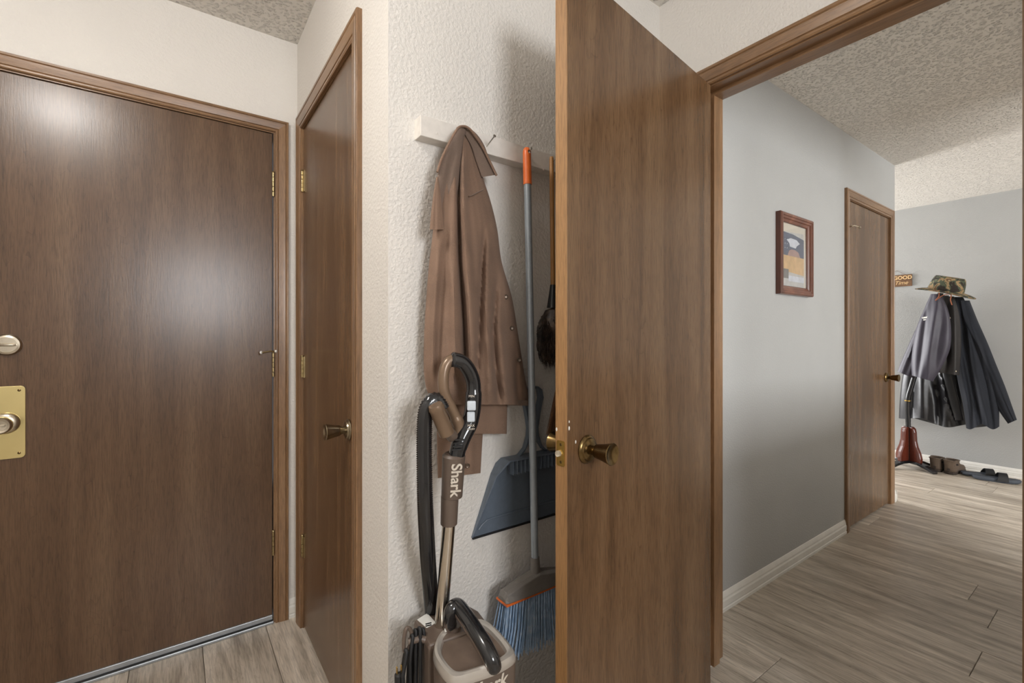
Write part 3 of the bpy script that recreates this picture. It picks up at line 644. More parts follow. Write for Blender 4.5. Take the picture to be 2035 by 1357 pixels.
for k in range(n_ - 1):
    fs += [(k, k + 1, n_ + k + 1, n_ + k), (2 * n_ + k, 3 * n_ + k, 3 * n_ + k + 1, 2 * n_ + k + 1), (k, 2 * n_ + k, 2 * n_ + k + 1, k + 1), (n_ + k, n_ + k + 1, 3 * n_ + k + 1, 3 * n_ + k)]
fs += [(0, n_, 3 * n_, 2 * n_), (n_ - 1, 3 * n_ - 1, 4 * n_ - 1, 2 * n_ - 1)]
hb.add(vs, fs).build('handle', M_slate, dp, bevel=0.0015)

# ------------------------------------------------------------------ fur duster and whisk broom
M_hand = wood('handle_wood', (150, 104, 54), (178, 128, 72), (196, 148, 90), 'z', rough=0.45, knots=False)
M_bplas = plain('black_plastic', (32, 31, 31), 0.3)
m, nt, b = base('dark_fur'); v = coords(nt); nz = N(nt, 'ShaderNodeTexNoise', Scale=45.0, Detail=4.0); nt.links.new(v, nz.inputs['Vector'])
nt.links.new(ramp(nt, nz.outputs['Fac'], [(0.35, lin((26, 20, 17))), (0.6, lin((62, 48, 38))), (0.75, lin((96, 80, 66)))]), b.inputs['Base Color']); b.inputs['Roughness'].default_value = 0.55
M_fur = m
UY = RY - 0.022
a0 = onY(1096, 312, UY); a1 = onY(1099, 566, UY)
du = thing('duster', 'dark brown lambswool duster with wooden handle hanging on rail', 'duster', (a0.x, UY, a1.z - 0.2))
MB().tube([a0, a0 + (a1 - a0) * 0.02, a0 + (a1 - a0) * 1.02], [0.0055, 0.0066, 0.0070], 14).build('handle', M_hand, du, smooth=True)
gb = onY(1098, 612, UY)
MB().tube([a1, a1 + (gb - a1) * 0.15, gb], [0.0085, 0.0095, 0.017], 16).build('black_ferrule', M_bplas, du, smooth=True)
fc = onY(1098, 664, UY); fc = Vector((fc.x, UY, fc.z)); fu = MB(); rf = random.Random(9)
fu.lathe([(0.0, 0.078), (0.022, 0.070), (0.034, 0.045), (0.037, 0.01), (0.034, -0.04), (0.015, -0.068), (0.0, -0.07)], Matrix.Translation(fc), 18)
for k in range(1500):
    th = rf.random() * 6.283; t_ = rf.random(); z = 0.074 - 0.143 * t_
    r0 = 0.036 * math.sqrt(max(0.02, 1 - ((z + 0.0) / 0.075) ** 2)); p = fc + Vector((math.cos(th) * r0, math.sin(th) * r0, z))
    o_ = Vector((math.cos(th), math.sin(th), 0)); ln = rf.uniform(0.022, 0.038); clump = 0.5 + 0.5 * math.sin(th * 7 + z * 60)
    q1 = p + o_ * (0.010 * clump + 0.003) + Vector((0, 0, -ln * 0.45)); q2 = p + o_ * (0.006 * clump) + Vector((rf.uniform(-.005, .005), rf.uniform(-.005, .005), -ln))
    q2.y = min(q2.y, YH - 0.004); q1.y = min(q1.y, YH - 0.004)
    fu.tube([p, q1, q2], [0.0016, 0.0012, 0.0003], 3, caps=False)
tag(fu.build('wool_head', M_fur, du, fix=False), 'shaggy dark brown wool head', kind='stuff')
M_straw = wood('broom_straw', (104, 72, 48), (138, 100, 70), (168, 132, 98), 'z', rough=0.8, fine=120, knots=False)
WY = RY - 0.012
ws = thing('whisk_broom', 'brown straw broom hanging behind the fur duster', 'whisk broom', (0.99, WY, 0.9))
MB().tube([(0.990, WY, 1.735), (0.990, WY, 1.13)], 0.009, 12).build('handle', M_hand, ws, smooth=True)
wt = Vector((0.990, WY, 1.14)); sw = MB(); wr = random.Random(4)
for k in range(420):
    u = wr.uniform(-1, 1); dy = wr.uniform(-1, 1) * math.sqrt(1 - u * u)
    p = wt + Vector((u * 0.018, dy * 0.014, 0)); q = wt + Vector((u * 0.105 + wr.uniform(-.006, .006), dy * 0.018, -0.255 - wr.uniform(0, 0.03) + 0.02 * u * u)); mid = (p + q) / 2 + Vector((u * 0.010, 0, 0))
    sw.tube([p, mid, q], [0.0015, 0.0014, 0.0010], 3, caps=False)
tag(sw.build('straw', M_straw, ws, fix=False), 'brown straw fanning out downwards', kind='stuff')
for z in (1.125, 1.105): MB().lathe([(0.0205, -0.003), (0.023, 0), (0.0205, 0.003)], Matrix.Translation((0.99, WY, z)) @ Matrix.Diagonal((1.15, 0.85, 1, 1)), 18).build('binding', M_jacin, ws, smooth=True)

# ------------------------------------------------------------------ vacuum cleaner
M_vbr = plain('bronze_plastic', (124, 102, 82), 0.3, 0.25, var=0.05, bscale=12)
M_vtp = plain('taupe_plastic', (98, 84, 74), 0.38, var=0.05, bscale=12)
M_vdust = plain('dusty_brown_plastic', (104, 88, 76), 0.6, var=0.22, bscale=22)
M_vsil = plain('silver_plastic', (196, 190, 182), 0.28, 0.55, var=0.04, bscale=10)
M_vblk = plain('gloss_black_plastic', (28, 28, 30), 0.18, coat=0.5)
M_chr = plain('chrome_tube', (206, 198, 186), 0.2, 1.0, var=0.05, bscale=15)
M_lgt = plain('light_grey_plastic', (196, 204, 212), 0.4)
M_stk = plain('white_sticker', (226, 224, 218), 0.5, var=0.02)
M_let = plain('cream_lettering', (206, 196, 182), 0.5)
vac = thing('vacuum_cleaner', 'bronze upright vacuum cleaner with hose standing in the alcove', 'vacuum', (0.53, 0.93, 0))
YV = lambda py: 0.942 + 0.045 * max(0, min(1, (py - 900) / 330))
fV = lambda px, py, d=0.0: onY(px, py, YV(py) - d)
grip = [(897, 714), (917, 719), (931, 735), (940, 758), (941, 785), (939, 815), (933, 842), (921, 866), (912, 888), (907, 908)]
MB().tube(spline([fV(a, b, 0.005) for a, b in grip], 6), [0.013] + [0.0175] * 22 + [0.0195] * 26 + [0.0185] * 6, 16, up=(0, 1, 0)).build('black_grip', M_vblk, vac, smooth=True)
loop = [(903, 714), (893, 717), (884, 732), (881, 758), (884, 783), (894, 805), (905, 828), (913, 850), (909, 880), (903, 908)]
MB().tube(spline([fV(a, b, -0.002) for a, b in loop], 6), [0.010] * 3 + [0.0125] * 34 + [0.015] * 18, 16, up=(0, 1, 0)).build('bronze_loop', M_vbr, vac, smooth=True)
s0, s1 = fV(937, 806, 0.027), fV(936, 828, 0.025)
sw = MB().box((-0.010, -0.006, -0.011), (0.010, 0.006, 0.011), Matrix.Translation(s0) @ Matrix.Rotation(R(-30), 4, 'Z')).build('slide_switch', M_lgt, vac, bevel=0.003)
MB().box((-0.009, -0.004, -0.012), (0.009, 0.004, 0.012), Matrix.Translation(s1) @ Matrix.Rotation(R(-30), 4, 'Z')).build('switch_base', M_lgt, sw, bevel=0.003)
for k in range(4): MB().box((-0.011, -0.003, -0.0016), (0.011, 0.003, 0.0016), Matrix.Translation(fV(914 - k * 2.2, 874 + k * 6.5, 0.0235)) @ Matrix.Rotation(R(-30), 4, 'Z')).build('grip_rib', M_rub, vac, bevel=0.001)
c0, c1, c2, c3, c4 = fV(902, 905), fV(898, 985), fV(894, 986), fV(892, 1040), fV(877, 1236)
MB().tube([c0 - (c1 - c0) * 0.05, c0, c1, c1 + (c1 - c0) * 0.02], [0.021, 0.0265, 0.0245, 0.022], 24).build('wand_collar', M_vtp, vac, smooth=True)
MB().tube([c2, c3, c3 + (c3 - c2) * 0.02], [0.0205, 0.0195, 0.0175], 24).build('wand_sleeve', M_vtp, vac, smooth=True)
MB().tube([c3, c4 + (c4 - c3) * 0.2], 0.0152, 24).build('chrome_wand', M_chr, vac, smooth=True)
# brand lettering running down the collar, facing the camera
ctr = (c0 + c1) / 2 + (c1 - c0) * 0.0; view = (Vector((0, 0, H)) - ctr); view.z = 0; view.normalize()
zx = (c1 - c0).normalized(); zn = (view - zx * view.dot(zx)).normalized(); zy = zn.cross(zx)
rotv = Matrix.Rotation(R(-14), 4, zx)
zn2 = (rotv @ zn); zy2 = zn2.cross(zx)
MT = Matrix((zx, zy2, zn2)).transposed().to_4x4(); MT.translation = ctr + zn2 * 0.0262
text('brand_lettering', 'Shark', 0.034, MT, M_let, vac, extrude=0.0012, offset=0.0006)
gz = [(s0 + Vector((0, 0, 0.022)), 'MIN', 0.0075), (s1 + Vector((0, 0, -0.020)), 'MAX', 0.0075), (s1 + Vector((0.0, 0, -0.028)), 'CARPET', 0.005)]
for p, wd_, sz in gz:
    vd = Vector((-math.sin(R(30)), -math.cos(R(30)), 0)); rt = Vector((vd.y, -vd.x, 0)) * -1
    Mx = Matrix((rt, Vector((0, 0, 1)), vd)).transposed().to_4x4(); Mx.translation = p + vd * 0.0035
    text('switch_marking', wd_, sz, Mx, M_let, vac, extrude=0.0015)
# hose with ribs
hpts = spline([fV(880, 812, -0.004), fV(872, 797, -0.006), fV(860, 795, -0.008), (fV(849, 808, -0.010)), fV(844, 835, -0.012), fV(843, 900, -0.014), fV(845, 1000, 0.0), fV(850, 1100, -0.012), fV(856, 1180, -0.045), fV(859, 1216, -0.068), fV(862, 1260, -0.072)], 14)
dense = []; acc = 0
tot = sum((hpts[i + 1] - hpts[i]).length for i in range(len(hpts) - 1)); nseg = int(tot / 0.0024); step = tot / nseg; i = 0; t_ = 0
dense.append(hpts[0]); rem = step
for i in range(len(hpts) - 1):
    a, b_ = hpts[i], hpts[i + 1]; L = (b_ - a).length; pos = 0
    while L - pos >= rem: pos += rem; dense.append(a + (b_ - a) * (pos / L)); rem = step
    rem -= (L - pos)
MB().tube(dense, [0.0182 if k % 2 else 0.0156 for k in range(len(dense))], 16, up=(0, 1, 0)).build('ribbed_hose', M_vblk, vac, smooth='all')
q0, q1 = fV(868, 812, 0.018), fV(888, 862, 0.012)
MB().tube([q0 - (q1 - q0) * 0.15, q0, q0 + (q1 - q0) * 0.05, q1 - (q1 - q0) * 0.08, q1, q1 + (q1 - q0) * 0.06], [0.0155, 0.0185, 0.0172, 0.0172, 0.0172, 0.010], 20).build('hose_connector', M_vbr, vac, smooth=True)
MB().tube([fV(882, 845, 0.010), fV(900, 868, 0.0)], [0.012, 0.014], 14).build('connector_neck', M_vtp, vac, smooth=True)
# rear housing
hs = [(0.464, 1.046), (0.600, 1.040), (0.612, 0.985), (0.604, 0.93), (0.530, 0.930), (0.452, 0.938)]
hb_ = MB(); hb_.loft([[Vector((0.53 + (x - 0.53) * k, 0.98 + (y - 0.98) * k, z)) for x, y in hs] for k, z in ((0.80, 0.07), (0.92, 0.16), (1.0, 0.30), (1.0, 0.492), (0.97, 0.502))], True)
hb_.build('housing', M_vtp, vac, bevel=0.004)
sc_ = [onZ(a, b, 0.5025) for a, b in ((829, 1232), (849, 1219), (866, 1238), (848, 1248))]
MB().add([p + Vector((0, 0, 0.0012)) for p in sc_] + [p for p in sc_], [(0, 1, 2, 3), (7, 6, 5, 4), (0, 4, 5, 1), (1, 5, 6, 2), (2, 6, 7, 3), (3, 7, 4, 0)]).build('sticker', M_stk, vac)
for k in range(2):
    e = [onZ(a, b + 4 * k, 0.5042) for a, b in ((845, 1239), (857, 1236), (858, 1238), (846, 1241))]
    MB().add([p for p in e] + [p + Vector((0, 0, -0.0004)) for p in e], [(0, 1, 2, 3), (7, 6, 5, 4), (0, 4, 5, 1), (1, 5, 6, 2), (2, 6, 7, 3), (3, 7, 4, 0)]).build('sticker_print', M_vblk, vac)
# dust bin with silver rim
rimpx = [(861, 1296), (868, 1270), (884, 1252), (912, 1242), (950, 1233), (975, 1242), (1002, 1268), (1021, 1293), (1022, 1306), (990, 1326), (945, 1342), (906, 1352), (886, 1342), (868, 1318)]
rw = [onZ(a, b, 0.497) for a, b in rimpx]
cc = sum(rw, Vector()) / len(rw)
def closed(pts, n):
    P = pts; out = []
    for i in range(len(P)):
        a, b_, c, d = P[i - 1], P[i], P[(i + 1) % len(P)], P[(i + 2) % len(P)]
        for k in range(n):
            t = k / n; out.append(0.5 * ((2 * b_) + (c - a) * t + (2 * a - 5 * b_ + 4 * c - d) * t * t + (3 * b_ - 3 * c + d - a) * t ** 3))
    return out
ro = closed(rw, 4)
def lay(k, z): return [Vector((cc.x + (p.x - cc.x) * k, cc.y + (p.y - cc.y) * k, z)) for p in ro]
MB().loft([lay(0.70, 0.09), lay(0.84, 0.15), lay(0.92, 0.30), lay(0.975, 0.455)], True).build('dust_bin', M_vbr, vac, smooth=True)
MB().loft([lay(0.955, 0.40), lay(0.985, 0.43), lay(0.995, 0.484), lay(0.985, 0.488)], True).build('bin_band', M_vtp, vac, smooth=True)
MB().loft([lay(0.985, 0.481), lay(1.005, 0.485), lay(1.0, 0.494), lay(0.965, 0.503), lay(0.90, 0.505), lay(0.81, 0.502), lay(0.775, 0.496), lay(0.76, 0.480)], False).build('silver_rim', M_vsil, vac, smooth=True)
MB().loft([lay(0.80, 0.495), lay(0.765, 0.482), lay(0.70, 0.474), lay(0.55, 0.472), lay(0.05, 0.472)], True).build('bin_lid_dish', M_vdust, vac, smooth=True)
ph = [onZ(893, 1262, 0.475), onZ(894, 1240, 0.515), onZ(897, 1213, 0.553), onZ(909, 1203, 0.560), onZ(925, 1222, 0.555), onZ(945, 1252, 0.545), onZ(965, 1285, 0.530), onZ(978, 1312, 0.512), onZ(983, 1330, 0.490)]
pp = spline(ph, 6)
MB().tube(pp, [0.013] * 6 + [0.0165] * (len(pp) - 10) + [0.0165, 0.016, 0.0145, 0.012], 18).build('carry_handle', M_vblk, vac, smooth=True)
MB().tube([p + Vector((-0.003, 0.001, -0.009)) for p in pp[2:-5]], 0.0125, 14).build('handle_underside', M_vtp, vac, smooth=True)
MB().lathe([(0.017, -0.035), (0.0185, 0.0), (0.018, 0.02)], Matrix.Translation(onZ(901, 1258, 0.49)), 20).build('handle_post', M_vtp, vac, smooth=True)
MB().box((-0.007, -0.006, -0.016), (0.007, 0.006, 0.016), Matrix.Translation(onZ(889, 1240, 0.520)) @ Matrix.Rotation(R(-25), 4, 'Z')).build('release_button', M_stk, vac, bevel=0.003)
# lettering on the bin band
pb = [onZ(a, b, 0.497) for a, b in ((1022, 1306), (945, 1342))]; bx = (pb[1] - pb[0]); bx.z = 0; rt = -bx.normalized(); nb = Vector((rt.y, -rt.x, 0))
if nb.y > 0: nb = -nb
rt = Vector((0, 0, 1)).cross(nb)
Mx = Matrix((rt, Vector((0, 0, 1)), nb)).transposed().to_4x4(); Mx.translation = Vector(((pb[0].x * 0.50 + pb[1].x * 0.50), (pb[0].y * 0.5 + pb[1].y * 0.5), 0.465)) + nb * 0.0015 - rt * 0.020
lt = text('brand_lettering', 'Shark', 0.038, Mx, M_let, vac, extrude=0.0008, shear=0.25, offset=0.0008)
bl = lay(0.9945, 0)
for v_ in lt.data.vertices:       # wrap the letters onto the curved band
    p = v_.co.copy(); best = None
    for k in range(len(bl)):
        a, c_ = bl[k - 1], bl[k]; ex, ey = c_.x - a.x, c_.y - a.y; den = nb.x * ey - nb.y * ex
        if abs(den) < 1e-9: continue
        tt = ((a.x - p.x) * ey - (a.y - p.y) * ex) / den; uu = ((a.x - p.x) * nb.y - (a.y - p.y) * nb.x) / den
        if -0.001 <= uu <= 1.001 and (best is None or tt > best): best = tt
    if best is not None: v_.co = p + nb * (best + (0.0004 if (p - Mx.translation).dot(nb) < 0 else 0.0014))
# cord on its hook
hk = closed([onY(a, b, 0.985) for a, b in ((808, 1248), (817, 1254), (817, 1275), (808, 1294), (803, 1290), (803, 1268))], 4)
MB().tube(hk + [hk[0], hk[1]], 0.0045, 10, caps=False).build('cord_hook', M_vtp, vac, smooth=True)
MB().tube([onY(812, 1275, 0.985), onY(835, 1268, 0.975), onY(858, 1275, 0.965)], 0.008, 10).build('hook_arm', M_vtp, vac, smooth=True)
for k, (xa, xb, yt) in enumerate(((806, 801, 1292), (818, 815, 1262), (825, 826, 1252), (833, 835, 1248), (840, 845, 1250), (846, 852, 1262))):
    dd = 0.975 + 0.004 * (k % 3)
    MB().tube(spline([onY(xa - 5, yt + 30, dd + 0.018), onY(xa - 1, yt + 4, dd + 0.010), onY(xa, yt, dd + 0.004), onY(xa + 2, yt + 6, dd - 0.002), onY(xb, yt + 50, dd - 0.006), onY(xb, 1360, dd - 0.006), onY(xb - 3, 1480, dd - 0.006), onY(xb - 6, 1520, dd + 0.006), onY(xb - 9, 1480, dd + 0.018), onY(xa - 5, yt + 30, dd + 0.018)], 6), 0.0042, 10).build('power_cord', M_rub, vac, smooth=True)
pz = onY(793, 1345, 0.985)
plg = MB().lathe([(0.0005, -0.03), (0.006, -0.028), (0.010, -0.01), (0.010, 0.006), (0.004, 0.010)], Matrix.Translation(pz), 14).build('plug', M_rub, vac, smooth=True)
for s in (-0.005, 0.005): MB().box((s - 0.0008, -0.003, 0.008), (s + 0.0008, 0.003, 0.024), Matrix.Translation(pz)).build('prong', M_brass2, plg)
# floor head
fh = MB(); fp_ = [(-0.13, -0.10), (0.13, -0.10), (0.145, -0.02), (0.10, 0.07), (-0.10, 0.07), (-0.145, -0.02)]
rz = Matrix.Translation((0.555, 0.905, 0)) @ Matrix.Rotation(R(-12), 4, 'Z')
fh.loft([[rz @ Vector((x * k, y * k, z)) for x, y in fp_] for k, z in ((0.96, 0.0), (1.0, 0.02), (0.97, 0.06), (0.75, 0.085))], True).build('floor_head', M_vtp, vac, bevel=0.006)
MB().tube([rz @ Vector((0, 0.03, 0.06)), Vector((0.53, 0.97, 0.10))], 0.03, 14).build('swivel_neck', M_vblk, vac, smooth=True)

# ------------------------------------------------------------------ framed picture in the hall
M_fr = wood('mahogany_frame', (84, 44, 28), (112, 64, 44), (140, 88, 66), 'z', rough=0.3, coat=0.3, knots=False)
M_mat = plain('cream_mat', (222, 214, 196), 0.8, var=0.02)
pic = thing('picture_frame', 'red-brown wooden frame with a portrait print on the grey hall wall', 'picture', (2.60, YH, 1.40))
A0, A1, Z0, Z1 = 2.408, 2.778, 1.403, 1.812
FP = [(0, 0), (0, 0.024), (-0.006, 0.030), (-0.016, 0.030), (-0.019, 0.026), (-0.028, 0.024), (-0.031, 0.019), (-0.042, 0.014), (-0.046, 0.006)]
ringc = [[fH(a + (-u if a == A0 else u), z + (-u if z == Z0 else u), h) for u, h in FP] for a, z in ((A0, Z0), (A1, Z0), (A1, Z1), (A0, Z1))]
for i in range(4): MB().loft([ringc[i], ringc[(i + 1) % 4]], True).build('frame_side', M_fr, pic)
def flat(name, poly, d, mat, parent=pic, th=0.0006): return MB().prism(poly, d, d + th, fH).build(name, mat, parent)
I0, I1, J0, J1 = A0 + 0.040, A1 - 0.040, Z0 + 0.040, Z1 - 0.040
flat('mat_board', [(I0 - .004, J0 - .004), (I1 + .004, J0 - .004), (I1 + .004, J1 + .004), (I0 - .004, J1 + .004)], 0.003, M_mat)
pm = lambda n, c, r=0.6: plain(n, c, r, var=0.12, bscale=30)
P_blue, P_tan, P_cap, P_skin, P_grey, P_sky = pm('print_navy', (72, 82, 106)), pm('print_tan', (214, 176, 122)), pm('print_white', (216, 220, 228)), pm('print_rose', (170, 136, 126)), pm('print_grey', (120, 116, 112)), pm('print_pale', (198, 196, 192))
U = lambda u: I0 + 0.006 + u * (I1 - I0 - 0.034); V = lambda v_: J0 + 0.006 + v_ * (J1 - J0 - 0.012)
pr = flat('print', [(U(0), V(0)), (U(1), V(0)), (U(1), V(0.90)), (U(0), V(0.86))], 0.0040, P_sky)
flat('print_flag', [(U(0), V(0.49)), (U(1), V(0.49)), (U(1), V(0.80)), (U(0.5), V(0.85)), (U(0), V(0.86))], 0.0048, P_blue, pr)
flat('print_panel', [(U(0), V(0.24)), (U(1), V(0.20)), (U(1), V(0.49)), (U(0), V(0.49))], 0.0048, P_tan, pr)
flat('print_block', [(U(0), V(0.12)), (U(0.30), V(0.12)), (U(0.30), V(0.27)), (U(0), V(0.27))], 0.0056, P_grey, pr)
flat('print_block', [(U(0.30), V(0.08)), (U(1), V(0.08)), (U(1), V(0.17)), (U(0.30), V(0.17))], 0.0056, P_cap, pr)
flat('print_cap', [(U(0.22), V(0.74)), (U(0.40), V(0.78)), (U(0.66), V(0.77)), (U(0.80), V(0.72)), (U(0.66), V(0.67)), (U(0.62), V(0.63)), (U(0.36), V(0.64)), (U(0.34), V(0.69))], 0.0056, P_cap, pr)
flat('print_shoulders', [(U(0.26), V(0.49)), (U(0.82), V(0.49)), (U(0.74), V(0.57)), (U(0.60), V(0.60)), (U(0.42), V(0.60)), (U(0.32), V(0.57))], 0.0056, P_skin, pr)
for k in range(9): flat('print_star', [(U(0.06 + 0.09 * (k % 3) - .012), V(0.60 + 0.07 * (k // 3))), (U(0.06 + 0.09 * (k % 3) + .012), V(0.60 + 0.07 * (k // 3))), (U(0.06 + 0.09 * (k % 3)), V(0.615 + 0.07 * (k // 3)))], 0.0056, P_cap, pr)
m, nt, b = base('picture_glass'); b.inputs['Transmission Weight'].default_value = 1.0; b.inputs['Roughness'].default_value = 0.02; b.inputs['IOR'].default_value = 1.45; b.inputs['Base Color'].default_value = (1, 1, 1, 1)
flat('glass_pane', [(I0 - .004, J0 - .004), (I1 + .004, J0 - .004), (I1 + .004, J1 + .004), (I0 - .004, J1 + .004)], 0.0090, m, th=0.002)

# ------------------------------------------------------------------ back room: sign, coat rack, coats, hat, shoes
fF = lambda a, z, p: Vector((XF - p, a, z))
sr = onX(1813, 545, XF); s2 = onX(1813, 567, XF); SY = sr.y
M_sign = wood('sign_wood', (104, 74, 48), (126, 92, 62), (146, 110, 78), 'y', rough=0.6, knots=False)
M_gold = plain('cream_sign_letters', (226, 190, 138), 0.6)
sg = thing('wall_sign', 'small brown wooden sign with cream lettering hanging on the far wall', 'sign', (XF, SY + 0.11, s2.z))
MB().prism([(SY, s2.z - 0.004), (SY + 0.235, s2.z - 0.004), (SY + 0.235, sr.z + 0.002), (SY, sr.z + 0.002)], 0.002, 0.014, fF).build('board', M_sign, sg, bevel=0.001)
MB().tube([fF(SY + 0.045, sr.z, 0.008), fF(SY + 0.118, sr.z + 0.050, 0.004), fF(SY + 0.19, sr.z, 0.008)], 0.0012, 6).build('hanging_string', M_sign, sg)
def sgM(a, z): M_ = Matrix((Vector((0, -1, 0)), Vector((0, 0, 1)), Vector((-1, 0, 0)))).transposed().to_4x4(); M_.translation = fF(a, z, 0.0145); return M_
text('lettering', 'GOOD', 0.046, sgM(SY + 0.070, sr.z - 0.028), M_gold, sg, offset=0.0012)
text('lettering', 'Time', 0.050, sgM(SY + 0.082, s2.z + 0.030), M_gold, sg, shear=0.3)

RX = 5.42; rc = onX(1806, 900, RX); RYc = rc.y
M_blk = plain('black_lacquer', (24, 24, 27), 0.22, coat=0.3)
M_mah = wood('red_mahogany', (72, 30, 20), (98, 44, 30), (118, 58, 40), 'z', rough=0.25, coat=0.3, knots=False)
rack = thing('coat_rack', 'black and mahogany coat rack standing in front of the far wall', 'coat rack', (RX, RYc, 0))
fR = lambda px, py: onX(px, py, RX)
MB().tube(spline([Vector((RX, RYc, 0.05)), fR(1805, 850), fR(1804, 797), fR(1812, 765), fR(1824, 725), fR(1842, 660), fR(1862, 600), fR(1878, 566)], 6), 0.020, 12).build('post', M_blk, rack, smooth=True)
MB().lathe([(0.021, -0.006), (0.025, -0.003), (0.025, 0.003), (0.021, 0.006)], Matrix.Translation(fR(1804, 796)), 18).build('brass_ring', M_brass2, rack, smooth=True)
for k in range(4):
    an = R(-115 + 90 * k); d = Vector((math.cos(an), math.sin(an), 0)); sd = Vector((-d.y, d.x, 0)); c0_ = Vector((RX, RYc, 0))
    pf = [(0.015, 0.06), (0.108, 0.06), (0.112, 0.10), (0.100, 0.15), (0.078, 0.20), (0.066, 0.25), (0.062, 0.33), (0.054, 0.362), (0.040, 0.372), (0.015, 0.372)]
    MB().prism(pf, -0.016, 0.016, lambda r_, z, t_: c0_ + d * r_ + sd * t_ + Vector((0, 0, z))).build('base_panel', M_mah, rack, bevel=0.006)
    an = R(-115 + 90 * k); lg = [(0.0, 0.058, 0.03), (0.09, 0.056, 0.03), (0.15, 0.040, 0.028), (0.205, 0.020, 0.026), (0.225, 0.012, 0.024)]
    MB().loft([[c0_ + d * r_ + sd * s_ * w_ + Vector((0, 0, z + h_)) for s_, h_ in ((-1, -0.012), (1, -0.012), (1, 0.012), (-1, 0.012))] for r_, z, w_ in lg], True).build('foot', M_blk, rack, bevel=0.004)
pk = fR(1863, 600)
for k in range(6):
    pg = 0.045 if k in (1, 2) else 0.142
    an = R(60 * k); d = Vector((math.cos(an), math.sin(an), 0)); MB().tube(spline([pk, pk + d * 0.63 * pg, pk + d * pg + Vector((0, 0, 0.010))], 4), 0.008, 8).build('peg', M_blk, rack, smooth=True)

from mathutils.bvhtree import BVHTree
def surf(o, px, py):
    """point of the front of mesh o behind this pixel"""
    t_ = BVHTree.FromPolygons([v_.co for v_ in o.data.vertices], [p.vertices[:] for p in o.data.polygons])
    return t_.ray_cast(Vector((0, 0, H)), ray(px, py).normalized())[0]
def fC(off):
    return lambda px, py, d: onX(px, py, 5.46 - off - d)
M_c1 = cloth('plum_grey_softshell', (56, 52, 64), rough=0.5, sheen=0.1, var=0.12, bump=0.1)
M_c2 = cloth('brown_black_fabric', (28, 23, 21), rough=0.6, var=0.15, bump=0.15)
M_c4 = cloth('navy_black_cotton', (22, 26, 35), rough=0.85, var=0.16, bump=0.2)
M_c3 = plain('black_leather', (22, 21, 24), 0.34, bump=0.12, bscale=40, var=0.2)
g = 'coats on the coat rack'
def coat(name, label, top): return thing(name, label, 'coat', top, group=g)
k3 = coat('leather_coat', 'long glossy black leather coat reaching lowest on the rack', fC(0)(1850, 858, 0))
garment('body', [(587, 1862, 1886), (635, 1842, 1896), (690, 1815, 1906), (740, 1796, 1912), (790, 1789, 1918), (840, 1786, 1921)], fC(-0.135), lambda v: 0.03 + 0.06 * v, M_c3, k3,
    creases=[([(740, 1868), (790, 1880), (850, 1905)], 4, 0.030), ([(740, 1855), (800, 1866), (850, 1868)], 8, -0.040), ([(750, 1815), (840, 1812)], 6, -0.03), ([(740, 1832), (840, 1835)], 9, 0.02)], back=0.06, nv_=70, nu=90, ripple=0.008, rn=3, seed=1, hem=5, skew=lambda u, v: v ** 3 * (-14 + 34 * u - 12 * u * u))
garment('lapel', [(735, 1872, 1890), (780, 1880, 1902), (835, 1898, 1916)], fC(-0.055), lambda v: 0.012, M_c3, k3, back=0.02, nv_=30, nu=30)
k4 = coat('navy_coat', 'navy black cotton coat with one sleeve hanging out beside the wall', fC(0)(1950, 850, 0))
garment('body', [(590, 1886, 1914), (620, 1886, 1928), (660, 1890, 1942), (710, 1896, 1962), (760, 1904, 1978), (805, 1914, 1985), (848, 1920, 1986)], fC(0.0), lambda v: 0.02 + 0.045 * v, M_c4, k4,
    creases=[([(640, 1912), (720, 1925), (840, 1948)], 5, -0.03), ([(660, 1925), (760, 1945), (840, 1962)], 5, 0.022), ([(620, 1902), (720, 1908), (820, 1926)], 4, 0.022), ([(700, 1950), (840, 1972)], 4, -0.02)], back=0.03, nv_=70, nu=90, ripple=0.008, rn=3, seed=2, hem=5)
garment('sleeve', [(597, 1908, 1927), (637, 1912, 1943), (680, 1926, 1962), (725, 1942, 1980), (770, 1962, 1998), (810, 1984, 2012), (836, 2003, 2021)], fC(0.0), lambda v: 0.05 - 0.02 * v, M_c4, k4,
    creases=[([(700, 1955), (780, 1975)], 4, -0.012), ([(650, 1930), (740, 1966)], 5, 0.012)], back=0.035, nv_=50, nu=50, ripple=0.004, rn=3, seed=6, skew=lambda u, v: v * v * (6 - 8 * u))
k1 = coat('softshell_jacket', 'plum grey softshell jacket with a small white logo on the shoulder', fC(0)(1830, 752, 0))
k1b = garment('body', [(584, 1850, 1870), (615, 1836, 1884), (650, 1822, 1890), (690, 1814, 1888), (725, 1811, 1872), (752, 1812, 1854)], fC(0.175), lambda v: 0.02 + 0.045 * min(1, 2 * v), M_c1, k1,
    creases=[([(600, 1862), (680, 1850), (750, 1842)], 6, 0.014), ([(620, 1840), (740, 1826)], 4, -0.012), ([(640, 1872), (720, 1860)], 6, -0.016)], back=0.010, nv_=60, nu=70, ripple=0.005, rn=2, seed=4, skew=lambda u, v: v * v * (-6 + 12 * u))
garment('sleeve', [(600, 1842, 1862), (640, 1826, 1850), (680, 1808, 1838), (715, 1793, 1826), (740, 1783, 1816)], fC(0.125), lambda v: 0.035, M_c1, k1, creases=[([(660, 1828), (740, 1800)], 4, -0.012)], back=0.012, nv_=40, nu=44, ripple=0.003, rn=3, seed=8, skew=lambda u, v: v * v * (-2 + 14 * u))
